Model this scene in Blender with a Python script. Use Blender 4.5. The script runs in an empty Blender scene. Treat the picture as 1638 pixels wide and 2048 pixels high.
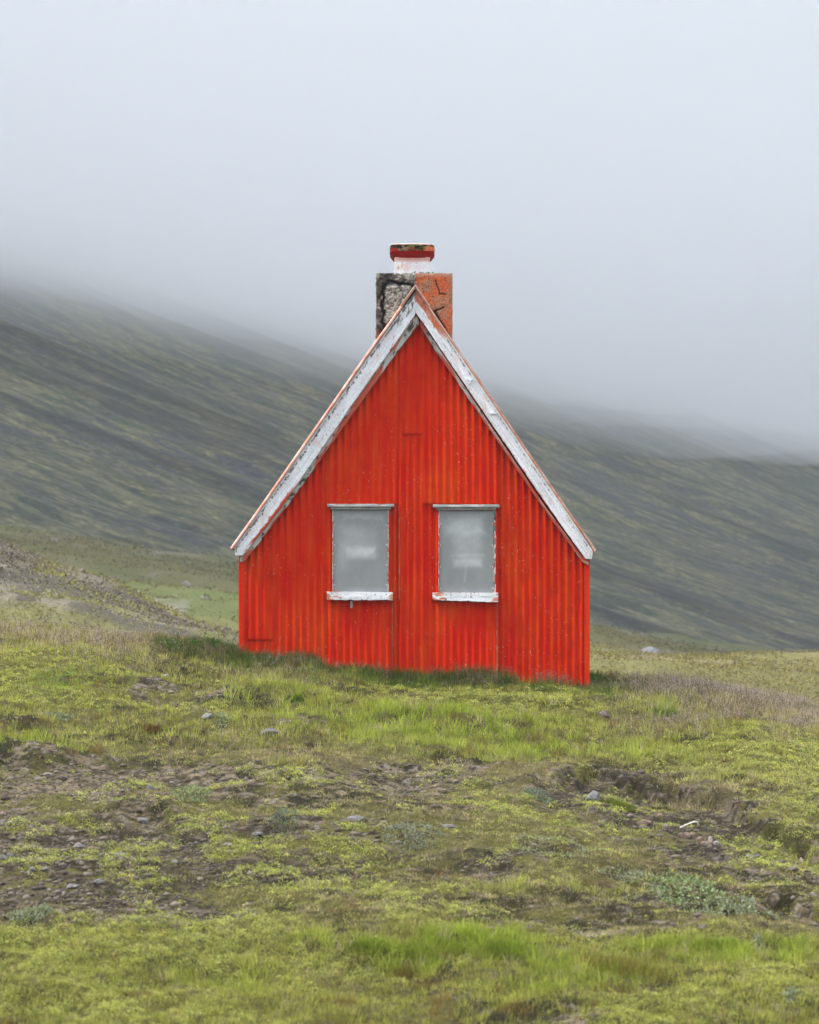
import bpy, bmesh, math
import numpy as np
from mathutils import Vector, Matrix

# ------------------------------------------------------------------ camera, world, sun, exposure
sc = bpy.context.scene
C = sc.collection
CY, CZ, K = -25.0, 0.0, 4600.0            # camera y, eye height, pixels per unit slope
cam = bpy.data.cameras.new('camera'); co = bpy.data.objects.new('camera', cam); C.objects.link(co)
co.location = (0, CY, CZ); co.rotation_euler = (math.radians(90), 0, 0)
cam.sensor_width = 36; cam.sensor_fit = 'VERTICAL'; cam.sensor_height = 36
cam.lens = 36 * K / 2048
cam.shift_y = 321 / 2048
cam.clip_end = 5000
cam.dof.use_dof = True; cam.dof.focus_distance = 25.0; cam.dof.aperture_fstop = 3.0
sc.camera = co

SUN_EL, SUN_AZ = math.radians(48), math.radians(-102)     # azimuth measured from +Y clockwise
w = bpy.data.worlds.new('World'); sc.world = w; w.use_nodes = True
nt = w.node_tree; nt.nodes.clear()
def N(t, typ, **kw):
    n = t.nodes.new(typ)
    for k, v in kw.items(): setattr(n, k, v)
    return n
out = N(nt, 'ShaderNodeOutputWorld')
sky = N(nt, 'ShaderNodeTexSky', sky_type='NISHITA'); sky.sun_disc = False
sky.sun_elevation = SUN_EL; sky.sun_rotation = SUN_AZ
bg1 = N(nt, 'ShaderNodeBackground'); bg1.inputs[1].default_value = 0.05
nt.links.new(sky.outputs[0], bg1.inputs[0])
tc = N(nt, 'ShaderNodeTexCoord'); sep = N(nt, 'ShaderNodeSeparateXYZ'); nt.links.new(tc.outputs['Generated'], sep.inputs[0])
ramp = N(nt, 'ShaderNodeValToRGB'); nt.links.new(sep.outputs[2], ramp.inputs[0])
e = ramp.color_ramp.elements
e[0].position = 0.0; e[0].color = (0.53, 0.56, 0.63, 1)
e[1].position = 1.0; e[1].color = (1.35, 1.38, 1.42, 1)
x_ = e.new(0.12); x_.color = (0.55, 0.58, 0.65, 1)
x_ = e.new(0.3); x_.color = (0.53, 0.57, 0.64, 1)
x_ = e.new(0.6); x_.color = (1.0, 1.05, 1.13, 1)
nz = N(nt, 'ShaderNodeTexNoise'); nz.inputs['Scale'].default_value = 3.2; nz.inputs['Detail'].default_value = 2.0
nt.links.new(tc.outputs['Generated'], nz.inputs['Vector'])
mr = N(nt, 'ShaderNodeMapRange'); mr.inputs[3].default_value = 0.9; mr.inputs[4].default_value = 1.12
nt.links.new(nz.outputs[0], mr.inputs[0])
mrx = N(nt, 'ShaderNodeMapRange'); mrx.inputs[1].default_value = -0.2; mrx.inputs[2].default_value = 0.2
mrx.inputs[3].default_value = 0.86; mrx.inputs[4].default_value = 1.14
nt.links.new(sep.outputs[0], mrx.inputs[0])
mm = N(nt, 'ShaderNodeMath', operation='MULTIPLY'); nt.links.new(mr.outputs[0], mm.inputs[0]); nt.links.new(mrx.outputs[0], mm.inputs[1])
bg2 = N(nt, 'ShaderNodeBackground'); nt.links.new(ramp.outputs[0], bg2.inputs[0]); nt.links.new(mm.outputs[0], bg2.inputs[1])
ad = N(nt, 'ShaderNodeMixShader'); ad.inputs[0].default_value = 0.9
nt.links.new(bg1.outputs[0], ad.inputs[1]); nt.links.new(bg2.outputs[0], ad.inputs[2]); nt.links.new(ad.outputs[0], out.inputs[0])

sl = bpy.data.lights.new('sun', 'SUN'); sl.energy = 2.4; sl.angle = math.radians(10); sl.color = (1, 0.96, 0.9)
so = bpy.data.objects.new('sun', sl); C.objects.link(so)
sd = Vector((math.sin(SUN_AZ) * math.cos(SUN_EL), math.cos(SUN_AZ) * math.cos(SUN_EL), math.sin(SUN_EL)))
so.rotation_euler = sd.to_track_quat('Z', 'Y').to_euler(); so.location = (-10, -10, 30)

sc.view_settings.view_transform = 'Standard'; sc.view_settings.look = 'None'
sc.view_settings.exposure = 1.05; sc.view_settings.gamma = 1.0
sc.cycles.volume_bounces = 14; sc.cycles.max_bounces = 16; sc.cycles.diffuse_bounces = 3
sc.cycles.volume_step_rate = 1.0

# ------------------------------------------------------------------ helpers
rng = np.random.default_rng(7); A = np.array
def lat(ix, iy, seed):
    ix = ix.astype(np.int64); iy = iy.astype(np.int64)
    h = (ix * 374761393 + iy * 668265263 + seed * 1442695041) & 0xffffffff
    h = ((h ^ (h >> 13)) * 1274126177) & 0xffffffff
    h = (h ^ (h >> 16)) & 0xffffff
    return h / float(0xffffff)
def noise(x, y, seed=0):
    x = np.asarray(x, float); y = np.asarray(y, float)
    x0 = np.floor(x); y0 = np.floor(y); fx = x - x0; fy = y - y0
    fx = fx * fx * (3 - 2 * fx); fy = fy * fy * (3 - 2 * fy)
    a = lat(x0, y0, seed); b = lat(x0 + 1, y0, seed); c = lat(x0, y0 + 1, seed); d = lat(x0 + 1, y0 + 1, seed)
    return (a * (1 - fx) + b * fx) * (1 - fy) + (c * (1 - fx) + d * fx) * fy
def fbm(x, y, seed=0, octv=4, gain=0.5):
    s = 0; a = 1; t = 0
    for o in range(octv):
        s = s + a * noise(x * 2 ** o + 17.3 * o, y * 2 ** o - 9.1 * o, seed + o * 31); t += a; a *= gain
    return s / t
def sstep(a, b, x):
    t = np.clip((x - a) / (b - a), 0, 1); return t * t * (3 - 2 * t)

def mesh(name, V, faces, mat, parent=None, smooth=False, col=None, uv=None):
    """V (n,3); faces: list of (m,k) int arrays"""
    V = np.asarray(V, np.float32)
    me = bpy.data.meshes.new(name)
    me.vertices.add(len(V)); me.vertices.foreach_set('co', V.ravel())
    fl = [np.asarray(f, np.int32) for f in faces if len(f)]
    li = np.concatenate([f.ravel() for f in fl])
    cnt = np.concatenate([np.full(len(f), f.shape[1], np.int32) for f in fl])
    st = np.concatenate([[0], np.cumsum(cnt)[:-1]]).astype(np.int32)
    me.loops.add(len(li)); me.loops.foreach_set('vertex_index', li)
    me.polygons.add(len(cnt)); me.polygons.foreach_set('loop_start', st); me.polygons.foreach_set('loop_total', cnt)
    if smooth: me.polygons.foreach_set('use_smooth', np.ones(len(cnt), bool))
    if col is not None:
        ca = me.color_attributes.new('tint', 'FLOAT_COLOR', 'POINT')
        cc = np.ones((len(V), 4), np.float32); cc[:, :3] = col
        ca.data.foreach_set('color', cc.ravel())
    if uv is not None:
        ul = me.uv_layers.new(name='UVMap'); ul.data.foreach_set('uv', np.asarray(uv, np.float32)[li].ravel())
    me.update(calc_edges=True); me.validate()
    if mat: me.materials.append(mat)
    o = bpy.data.objects.new(name, me); C.objects.link(o)
    if parent: o.parent = parent
    return o
def gridfaces(nr, nc, off=0):
    i = np.arange(nr - 1)[:, None] * nc + np.arange(nc - 1)[None]
    i = i.ravel() + off
    return np.stack([i, i + 1, i + nc + 1, i + nc], 1)
def tag(o, label=None, cat=None, group=None, kind=None):
    for k, v in (('label', label), ('category', cat), ('group', group), ('kind', kind)):
        if v: o[k] = v
    return o
def empty(name, loc, **kw):
    o = bpy.data.objects.new(name, None); C.objects.link(o); o.location = loc; o.empty_display_size = .2
    return tag(o, **kw)

class MB:
    def __init__(s): s.v = []; s.f = []; s.n = 0
    def add(s, V, F):
        s.v += [tuple(p) for p in V]; s.f += [[i + s.n for i in f] for f in F]; s.n = len(s.v)
    def prism(s, poly, y0, y1):
        """poly: list of (x,z), extruded from y0 to y1"""
        n = len(poly)
        A = sum(poly[i][0] * poly[(i + 1) % n][1] - poly[(i + 1) % n][0] * poly[i][1] for i in range(n))
        if A < 0: poly = poly[::-1]
        if y0 > y1: y0, y1 = y1, y0
        V = [(x, y0, z) for x, z in poly] + [(x, y1, z) for x, z in poly]
        F = [list(range(n)), list(range(2 * n - 1, n - 1, -1))] + [[i, i + n, (i + 1) % n + n, (i + 1) % n] for i in range(n)]
        s.add(V, F)
    def box(s, x0, x1, y0, y1, z0, z1): s.prism([(x0, z0), (x1, z0), (x1, z1), (x0, z1)], y0, y1)
    def dome(s, x, y, z, r, d):
        V = [(x, y - d, z)]; F = []; m = 7
        for k in range(m):
            a = 2 * math.pi * k / m; V.append((x + r * math.cos(a), y, z + r * math.sin(a)))
        for k in range(m): F.append([0, 1 + k, 1 + (k + 1) % m])
        s.add(V, F)
    def build(s, name, mat, parent=None, bevel=0, sub=0, disp=0, seed=0):
        bm = bmesh.new(); vs = [bm.verts.new(p) for p in s.v]
        for f in s.f:
            try: bm.faces.new([vs[i] for i in f])
            except ValueError: pass
        bmesh.ops.recalc_face_normals(bm, faces=bm.faces)
        if bevel: bmesh.ops.bevel(bm, geom=list(bm.edges), offset=bevel, segments=2, affect='EDGES', profile=.6)
        me = bpy.data.meshes.new(name); bm.to_mesh(me); bm.free()
        me.materials.append(mat)
        ca = me.color_attributes.new('tint', 'FLOAT_COLOR', 'POINT'); ca.data.foreach_set('color', np.ones(len(me.vertices) * 4, np.float32))
        o = bpy.data.objects.new(name, me); C.objects.link(o)
        if parent: o.parent = parent
        return o

# materials -----------------------------------------------------------
def mat_new(name):
    m = bpy.data.materials.new(name); m.use_nodes = True; t = m.node_tree
    b = t.nodes['Principled BSDF']; return m, t, b
def mixrgb(t, fac, a, b, bt='MIX'):
    n = t.nodes.new('ShaderNodeMix'); n.data_type = 'RGBA'; n.blend_type = bt; n.clamp_factor = True
    for sock, v in ((n.inputs[0], fac), (n.inputs[6], a), (n.inputs[7], b)):
        if hasattr(v, 'links'): t.links.new(v, sock)
        elif isinstance(v, (int, float)): sock.default_value = v if sock.type == 'VALUE' else (v, v, v, 1)
        else: sock.default_value = (*v, 1)
    return n.outputs[2]
def tnoise(t, scale, detail=4, rough=.5, vec=None, stretch=None, coord='Object', dist=0):
    c = t.nodes.new('ShaderNodeTexCoord'); src = c.outputs[coord]
    if stretch:
        mp = t.nodes.new('ShaderNodeMapping'); mp.inputs['Scale'].default_value = stretch
        t.links.new(src, mp.inputs[0]); src = mp.outputs[0]
    n = t.nodes.new('ShaderNodeTexNoise'); n.inputs['Scale'].default_value = scale
    n.inputs['Detail'].default_value = detail; n.inputs['Roughness'].default_value = rough
    n.inputs['Distortion'].default_value = dist
    t.links.new(src, n.inputs['Vector']); return n.outputs[0]
def tramp(t, fac, *stops):
    r = t.nodes.new('ShaderNodeValToRGB'); t.links.new(fac, r.inputs[0]); el = r.color_ramp.elements
    while len(el) > 1: el.remove(el[-1])
    for i, (p, c) in enumerate(stops):
        if isinstance(c, (int, float)): c = (c, c, c)
        q = el[0] if i == 0 else el.new(p)
        q.position = p; q.color = (*c, 1)
    return r.outputs[0]
def tattr(t, name='tint'):
    a = t.nodes.new('ShaderNodeVertexColor'); a.layer_name = name; return a.outputs[0]
def tbump(t, b, h, strength=.5, dist=.01):
    n = t.nodes.new('ShaderNodeBump'); n.inputs['Strength'].default_value = strength; n.inputs['Distance'].default_value = dist
    t.links.new(h, n.inputs['Height']); t.links.new(n.outputs[0], b.inputs['Normal'])

def m_leaf(name, transl=.3, rough=.6):
    m = bpy.data.materials.new(name); m.use_nodes = True; t = m.node_tree; t.nodes.clear()
    o = N(t, 'ShaderNodeOutputMaterial'); a = tattr(t)
    n = tnoise(t, 3.0, 3); c = mixrgb(t, 1.0, a, tramp(t, n, (.3, .85), (.7, 1.12)), 'MULTIPLY')
    d = N(t, 'ShaderNodeBsdfDiffuse'); tr = N(t, 'ShaderNodeBsdfTranslucent'); mx = N(t, 'ShaderNodeMixShader')
    mx.inputs[0].default_value = transl
    t.links.new(c, d.inputs[0]); t.links.new(c, tr.inputs[0])
    t.links.new(d.outputs[0], mx.inputs[1]); t.links.new(tr.outputs[0], mx.inputs[2]); t.links.new(mx.outputs[0], o.inputs[0])
    return m
M_leaf = m_leaf('leafy')

def m_ground():
    m, t, b = mat_new('turf_soil')
    a = tattr(t)
    n1 = tnoise(t, 38, 6, .65); n2 = tnoise(t, 9, 5, .6)
    c = mixrgb(t, 1.0, a, tramp(t, n1, (.3, .5), (.5, .95), (.7, 1.5)), 'MULTIPLY')
    c = mixrgb(t, 1.0, c, tramp(t, n2, (.3, .75), (.7, 1.25)), 'MULTIPLY')
    t.links.new(c, b.inputs['Base Color']); b.inputs['Roughness'].default_value = .95
    b.inputs['Specular IOR Level'].default_value = .15
    tbump(t, b, n1, .9, .03)
    return m
def m_mountain():
    m, t, b = mat_new('mountain_heath')
    a = tattr(t)
    nA = tnoise(t, 1.0, 7, .68, stretch=(.40, .13, 1), coord='UV', dist=.6)
    c = mixrgb(t, tramp(t, nA, (.42, 0.0), (.56, 1.0)), (.138, .134, .068), (.034, .046, .028))
    nB = tnoise(t, 1.0, 7, .72, stretch=(.62, .22, 1), coord='UV', dist=.3); nC = tnoise(t, 1.0, 3, .5, stretch=(.045, .03, 1), coord='UV')
    rk = mixrgb(t, 1.0, tramp(t, nB, (.47, 0.0), (.55, 1.0)), tramp(t, nC, (.40, .15), (.60, 1.0)), 'MULTIPLY')
    c = mixrgb(t, rk, c, (.040, .042, .052))
    nD = tnoise(t, 1.0, 7, .8, stretch=(2.4, 1.0, 1), coord='UV')
    c = mixrgb(t, 1.0, c, tramp(t, nD, (.36, .35), (.5, .95), (.64, 2.0)), 'MULTIPLY')
    nE = tnoise(t, 1.0, 4, .7, stretch=(1.7, 1.1, 1), coord='UV')
    c = mixrgb(t, mixrgb(t, 1.0, tramp(t, nE, (.60, 0.0), (.66, 1.0)), rk, 'MULTIPLY'), c, (.16, .155, .15))
    c = mixrgb(t, 1.0, c, a, 'MULTIPLY')
    t.links.new(c, b.inputs['Base Color']); b.inputs['Roughness'].default_value = 1
    b.inputs['Specular IOR Level'].default_value = .1
    return m

# ------------------------------------------------------------------ terrain
_t = np.linspace(-40, 40, 1601)
_z = np.interp(_t, [-40, -25, -21, -16, -13.4, -12, -9, -6, -3, 0, 2, 4, 6, 10, 15, 40],
               [-1.6, -1.65, -1.8, -2.15, -2.12, -1.98, -1.40, -.86, -.36, 0, .08, .10, -.05, -.8, -1.6, -2])
_k = np.exp(-np.linspace(-2, 2, 41) ** 2); _k /= _k.sum()
_z = np.convolve(np.pad(_z, 20, 'edge'), _k, 'valid')
def base_near(x, y):
    z = np.interp(y, _t, _z)
    tl = np.interp(x, [-9, -5, -1.84, 1.94, 3.4, 5, 9], [.68, .44, .12, -.20, -.33, -.62, -1.2])
    return z + tl * np.clip(1 + y / 13.5, .12, 1)
PXN = [-3000, 0, 350, 550, 1180, 1638, 4500]
def far_z(x, y):
    d = np.maximum(y - CY, 1.0); px = 819 + K * x / d
    Nn = np.interp(px, PXN, [1200, 1285, 1300, 1310, 1352, 1425, 1500])
    F = np.interp(px, [-3000, 0, 480, 1180, 1638, 4500], [900, 1043, 1128, 1252, 1322, 1360])
    t = np.clip((np.log(d) - math.log(50)) / (math.log(200) - math.log(50)), 0, 1) ** .8
    v = Nn + (F - Nn) * t
    S = np.interp(px, [-1200, 0, 120, 200, 300, 380, 460, 560], [900, 1085, 1130, 1158, 1200, 1238, 1270, 1310])
    mnd = np.clip(Nn - S, 0, 400) * np.exp(-((d - 47) / 9.0) ** 2)
    v = v - mnd
    z = (1345 - v) / K * d
    z = z + (fbm(x / 9, y / 9, 5, 4) - .5) * np.clip(d / 60, 0, 1.6) * 1.1 * (1 - .7 * (mnd > 5))
    z = z + (fbm(x / 1.6, y / 1.6, 15, 3) - .5) * .35
    return z
def lip(px, py):
    # eroded banks: (points of the lip, depth)
    o = np.zeros_like(px); jit = (fbm(px / 15, py / 9, 78, 4) - .5) * 16
    for pts, A in (([(1060, 1558), (1120, 1562), (1190, 1545), (1240, 1552), (1300, 1568), (1360, 1566), (1420, 1580), (1480, 1622), (1540, 1650), (1640, 1690), (1800, 1730)], .11),
                   ([(-300, 1470), (0, 1500), (90, 1512), (200, 1512), (300, 1535), (420, 1548), (520, 1545)], .045),
                   ([(300, 1372), (370, 1372), (480, 1392), (600, 1405)], .06),
                   ([(1500, 1770), (1560, 1780), (1640, 1800), (1800, 1830)], .10),
                   ([(560, 1436), (700, 1440), (820, 1452)], .04),
                   ([(180, 1640), (420, 1664), (620, 1672)], .03), ([(300, 1700), (620, 1712), (800, 1720)], .03),
                   ([(760, 1478), (860, 1500), (960, 1535), (1060, 1545)], .03)):
        xs = [p[0] for p in pts]; ys = [p[1] for p in pts]
        ll = np.interp(px, xs, ys) + 9 * (noise(px / 34, px * 0, 77) - .5)
        wd = sstep(xs[0] - 10, xs[0] + 50, px) * (1 - sstep(xs[-1] - 50, xs[-1] + 10, px))
        q = (py - ll) + jit
        o = o - A * wd * sstep(-2, 9, q) * np.exp(-np.clip(q, 0, None) / 75.0) + A * .25 * wd * np.exp(-((q + 14) / 14) ** 2)
    return o
def proj(x, y, z):
    d = np.maximum(y - CY, .5); return 819 + K * x / d, 1345 - K * z / d
def H(x, y):
    x = np.asarray(x, float); y = np.asarray(y, float)
    bn = base_near(x, y); px, py = proj(x, y, bn)
    zn = bn + (fbm(x / 1.1, y / .8, 1, 3) - .5) * .22 + (fbm(x / .28, y / .22, 2, 3) - .5) * .085 + (fbm(x / .07, y / .07, 3, 2) - .5) * .022
    zn = zn + (fbm(x / .045, y / .045, 6, 3) - .5) * .022
    near = sstep(-20, -15, y) * (1 - sstep(3, 5, y)) * (np.abs(x) < 9)
    zn = zn + lip(px, py) * near
    # turf hump on the upper left and the hut's level plinth of turf
    zn = zn + .10 * np.exp(-((px - 120) / 150) ** 2 - ((py - 1335) / 26) ** 2) * near
    b = sstep(7, 15, y)
    return zn * (1 - b) + far_z(x, y) * b
def G(px, py, dmin=12.2, dmax=34):
    """ground point of the place that the photo shows at pixel px, py"""
    d = np.linspace(dmin, dmax, 900); x = (px - 819) / K * d; y = d + CY
    z = H(x, y); r = (1345 - py) / K * d
    i = np.argmax(z >= r) if (z >= r).any() else 899
    return float(x[i]), float(y[i]), float(z[i])

# zones: ellipses in photo pixels, resolved to ground positions
def zone(px, py, L):
    o = np.zeros_like(px)
    for c in L:
        cx, cy, rx, ry = c[:4]; wt = c[4] if len(c) > 4 else 1.0
        r2 = ((px - cx) / rx) ** 2 + ((py - cy) / ry) ** 2
        np.maximum(o, wt * np.exp(-r2 ** 1.4 * .7), out=o)
    return o
Z_soil = [(120, 1560, 230, 52), (300, 1545, 160, 36, .9), (20, 1640, 110, 60, .9), (150, 1700, 250, 46, 1), (330, 1672, 190, 34, 1), (180, 1790, 260, 50, 1),
          (-60, 1700, 100, 120, .9), (420, 1720, 130, 26, .9), (560, 1735, 120, 20, .7), (1230, 1575, 90, 30, 1.1), (1350, 1625, 110, 34, 1.1), (1445, 1640, 60, 36, 1.1),
          (1290, 1590, 70, 24), (1430, 1690, 60, 20, 1), (1560, 1722, 110, 14, 1.1), (320, 1378, 60, 10), (420, 1400, 30, 9), (350, 1405, 20, 8), (600, 1442, 45, 7),
          (430, 1428, 30, 7), (960, 1762, 80, 12), (760, 1790, 90, 9, .8), (1270, 1792, 80, 14), (1600, 1805, 50, 14), (760, 1535, 70, 14, .8), (820, 1548, 160, 20, .8),
          (560, 1555, 150, 20, .7), (640, 1665, 60, 12), (600, 1690, 40, 10), (1000, 1860, 80, 10, .6), (940, 1985, 40, 10, .8), (1080, 2030, 60, 10, .7),
          (770, 1668, 60, 9), (900, 1700, 140, 16, .6), (250, 1840, 120, 16, .8), (480, 1830, 60, 12, .8), (1200, 1475, 20, 4), (740, 1450, 30, 5), (1180, 1380, 20, 6, .8),
          (240, 1295, 60, 8, .7), (120, 1290, 40, 6, .7), (1150, 1560, 60, 18, .7), (1340, 1690, 30, 12), (1000, 1720, 70, 12, .6), (1120, 1840, 90, 10, .6)]
Z_yel = [(80, 1338, 110, 26, 1.1), (190, 1345, 90, 16), (60, 1375, 90, 24), (150, 1400, 120, 12, .8), (270, 1398, 50, 8), (400, 1412, 45, 12), (330, 1408, 30, 8), (960, 1388, 170, 18, 1), (1060, 1400, 80, 14), (1140, 1424, 110, 9),
         (900, 1375, 90, 10, .9), (700, 1400, 80, 8, .5), (520, 1362, 30, 5, .8), (800, 1368, 50, 6, .8), (1450, 1500, 180, 22), (1560, 1520, 130, 24), (1385, 1535, 60, 16), (1620, 1580, 60, 40, .8), (1600, 1480, 60, 18, .7),
         (700, 1700, 75, 20, 1.1), (660, 1690, 50, 14), (560, 1568, 50, 12), (480, 1566, 50, 10), (490, 1690, 80, 14, .9), (280, 1690, 45, 16), (160, 1645, 70, 7, 1.1), (60, 1645, 40, 7), (85, 1705, 40, 12), (60, 1725, 50, 9),
         (190, 1712, 40, 10), (260, 1742, 40, 9), (520, 1742, 60, 10), (740, 1780, 90, 16, 1), (860, 1790, 60, 10, .8), (630, 1770, 50, 14, .7), (400, 1850, 160, 22, .9), (350, 1890, 230, 36, .9), (90, 1890, 110, 40, .9), (60, 1960, 160, 40, .6),
         (250, 2010, 330, 34, .5), (560, 1930, 100, 30, .7), (1240, 1606, 38, 20, 1.1), (1290, 1650, 50, 12, .8), (1500, 1680, 50, 26), (1590, 1700, 60, 20, .8), (1080, 1640, 90, 16, .8), (1540, 1745, 80, 10, .9), (1610, 1640, 40, 20, .8),
         (1150, 1560, 20, 10, .8), (1330, 1870, 180, 20, .5), (1550, 1980, 100, 40, .8), (1330, 2020, 180, 30, .6), (860, 1830, 100, 12, .6), (940, 1570, 60, 10, .5), (1000, 1600, 120, 14, .6), (1130, 1770, 40, 8, .7), (700, 1930, 80, 30, .5),
         (1420, 1555, 30, 10, .6), (300, 1565, 60, 8, .6), (650, 1625, 50, 8), (420, 1640, 60, 12, .9)]
Z_lush = [(920, 1895, 170, 26, 1.1), (760, 1900, 90, 24, 1), (600, 1895, 60, 20, .6), (1430, 1892, 150, 22), (1590, 1888, 70, 18, .9), (1150, 1950, 120, 24, .9), (1330, 1432, 28, 12, 1.1), (590, 1540, 40, 8), (600, 1398, 80, 14, .8),
          (850, 1445, 260, 24, .9), (640, 1440, 120, 14, .7), (1130, 1500, 300, 24, .8), (1300, 1510, 70, 10, 1), (150, 1260, 120, 14, .7), (940, 1480, 160, 22, .8), (1000, 1790, 60, 12, .6), (100, 1490, 120, 12, .8), (1500, 1560, 140, 26, .6),
          (450, 1950, 80, 20, .5), (900, 1320, 10, 4, .3), (1220, 1780, 60, 14, .8), (500, 1820, 50, 10, .8), (1280, 1350, 110, 22, .6), (500, 1395, 80, 12, .6)]
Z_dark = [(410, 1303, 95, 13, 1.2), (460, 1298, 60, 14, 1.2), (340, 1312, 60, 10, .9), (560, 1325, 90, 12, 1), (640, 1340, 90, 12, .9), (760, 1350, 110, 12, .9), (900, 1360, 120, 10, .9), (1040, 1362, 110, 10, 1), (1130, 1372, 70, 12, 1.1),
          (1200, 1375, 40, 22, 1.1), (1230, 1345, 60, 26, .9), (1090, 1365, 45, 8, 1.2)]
Z_dry = [(60, 1262, 200, 22, 1), (250, 1290, 220, 30, 1), (380, 1270, 200, 20, .8), (230, 1330, 120, 14, .8), (1230, 1325, 80, 18, .9), (1320, 1330, 110, 26, 1), (1400, 1390, 160, 34, 1), (1530, 1410, 130, 40, 1.1), (1620, 1440, 80, 40, 1.1), (1340, 1440, 120, 20, .7),
         (700, 1530, 200, 22, .8), (880, 1560, 260, 20, .8), (560, 1500, 160, 24, .7), (1180, 1640, 200, 26, .6), (1350, 1585, 130, 20, .8), (400, 1490, 200, 24, .5), (1420, 1700, 80, 20, .5), (500, 1395, 160, 8, .4), (560, 1345, 110, 14, .7)]
Z_silver = [(380, 1582, 42, 15, 1.1), (570, 1633, 26, 11, 1.1), (820, 1660, 60, 22, 1), (1105, 1690, 90, 20, .8), (1070, 1590, 30, 12, 1), (1380, 1795, 110, 26, 1.1), (1450, 1820, 110, 18, 1), (1250, 1755, 90, 10, .8), (60, 1835, 50, 16, 1),
            (110, 1430, 80, 10, .6), (445, 1432, 30, 6, .8), (1510, 1890, 16, 10, 1), (1585, 1990, 22, 12, 1), (1020, 1600, 20, 8, .5), (880, 1640, 40, 12, .5)]
def zones(x, y):
    bn = base_near(x, y); px, py = proj(x, y, bn)
    wx = (fbm(x / .35, y / .3, 41, 4) - .5); wy = (fbm(x / .35, y / .3, 43, 4) - .5)
    d = (y - CY) / 25
    qx = px + wx * 130 / d; qy = py + wy * 46 / d
    return px, py, qx, qy

c_soil_d = np.array([.024, .019, .011]); c_soil_l = np.array([.155, .122, .078]); c_tan = np.array([.15, .12, .06])
c_moss = np.array([.085, .078, .024]); c_mossd = np.array([.020, .018, .007]); c_grey = np.array([.16, .145, .125])
def mixv(a, b, t): return a * (1 - t[..., None]) + b * t[..., None]
def ground_color(x, y):
    px, py, qx, qy = zones(x, y)
    d = y - CY
    S = zone(qx, qy, Z_soil); Y = zone(qx, qy, Z_yel); D = zone(qx, qy, Z_dry); Dk = zone(qx, qy, Z_dark)
    mid = sstep(1500, 1600, py) * (1 - sstep(1830, 1900, py))
    f = fbm(x / .12, y / .1, 51, 4); g = fbm(x / .5, y / .35, 52, 4)
    f5 = fbm(x / .09, y / .035, 57, 3)
    S = np.clip(S * .85 + (f - .5) * 1.4 + (f5 - .5) * 1.2 * (.3 + mid) + mid * .14 + (g - .5) * .9 * (.4 + mid), 0, 1)
    c = mixv(c_moss, c_mossd, sstep(.35, .65, g)); c = mixv(c, c_tan, np.clip(D * .7 + (f - .5), 0, 1) * .8)
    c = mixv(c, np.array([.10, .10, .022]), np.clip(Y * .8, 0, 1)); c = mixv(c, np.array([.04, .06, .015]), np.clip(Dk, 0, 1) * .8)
    s = mixv(c_soil_d, c_soil_l, sstep(.40, .66, fbm(x / .16, y / .06, 54, 5, .65)))
    s = mixv(s, np.array([.20, .175, .15]), sstep(.60, .68, fbm(x / .05, y / .03, 58, 3)) * .7)
    ltop = np.exp(-((px - 100) / 300) ** 2 - ((py - 1585) / 60) ** 2)
    s = mixv(s, c_soil_l, ltop * .5)
    peat = zone(qx, qy, [(330, 1672, 210, 30), (180, 1735, 300, 40), (520, 1740, 160, 30), (230, 1800, 220, 34), (1230, 1575, 90, 30), (1350, 1620, 110, 34), (1450, 1650, 60, 36), (960, 1765, 90, 14), (760, 1795, 100, 12), (1270, 1795, 90, 16), (880, 1715, 120, 20)])
    s = mixv(s, c_soil_d * 1.1, np.clip(peat * 1.1, 0, 1) * (.45 + .5 * sstep(.42, .55, fbm(x / .12, y / .06, 59, 4))))
    c = mixv(c, s, sstep(.38, .58, S))
    # beyond the knoll
    fx = 819 + K * x / np.maximum(d, 1)
    f1 = fbm(x / 14, y / 30, 61, 4); f2 = fbm(x / 3, y / 6, 62, 4)
    cf = mixv(np.array([.150, .140, .052]), np.array([.095, .115, .034]), sstep(.42, .62, f1))
    cf = mixv(cf, np.array([.19, .165, .08]), sstep(.52, .72, f2) * .8)
    cf = mixv(cf, np.array([.22, .20, .17]), sstep(.66, .74, fbm(x / 2.2, y / 8, 63, 3)) * .7)
    scree = (1 - sstep(60, 66, d)) * sstep(30, 36, d) * (1 - sstep(470, 560, fx))
    sc_c = mixv(np.array([.18, .16, .12]), np.array([.09, .08, .06]), sstep(.4, .65, fbm(x / .5, y / 1.2, 64, 4)))
    sc_c = mixv(sc_c, np.array([.15, .145, .05]), sstep(.46, .56, fbm(x / 2.2, y / 3, 65, 3)) * .8)
    cf = mixv(cf, sc_c, scree)
    return mixv(c, cf, sstep(5, 9, y))

def axis(lo, hi, step, out_lo, out_hi, gr=1.06):
    a = list(np.arange(lo, hi, step)); s = step; v = hi
    while v < out_hi: a.append(v); s *= gr; v += s
    a.append(out_hi); s = step; v = lo - step; b = []
    while v > out_lo: b.append(v); s *= gr; v -= s
    b.append(out_lo); return np.array(b[::-1] + a)
gx = axis(-5.4, 5.4, .02, -420, 420, 1.045); gy = axis(-13.3, 5, .018, -70, 420, 1.03)
X, Y_ = np.meshgrid(gx, gy); Zg = H(X, Y_)
_gc = ground_color(X, Y_)
ground = mesh('ground', np.stack([X, Y_, Zg], -1).reshape(-1, 3), [gridfaces(len(gy), len(gx))], m_ground(), smooth=True, col=_gc.reshape(-1, 3))
tag(ground, kind='structure')

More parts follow.
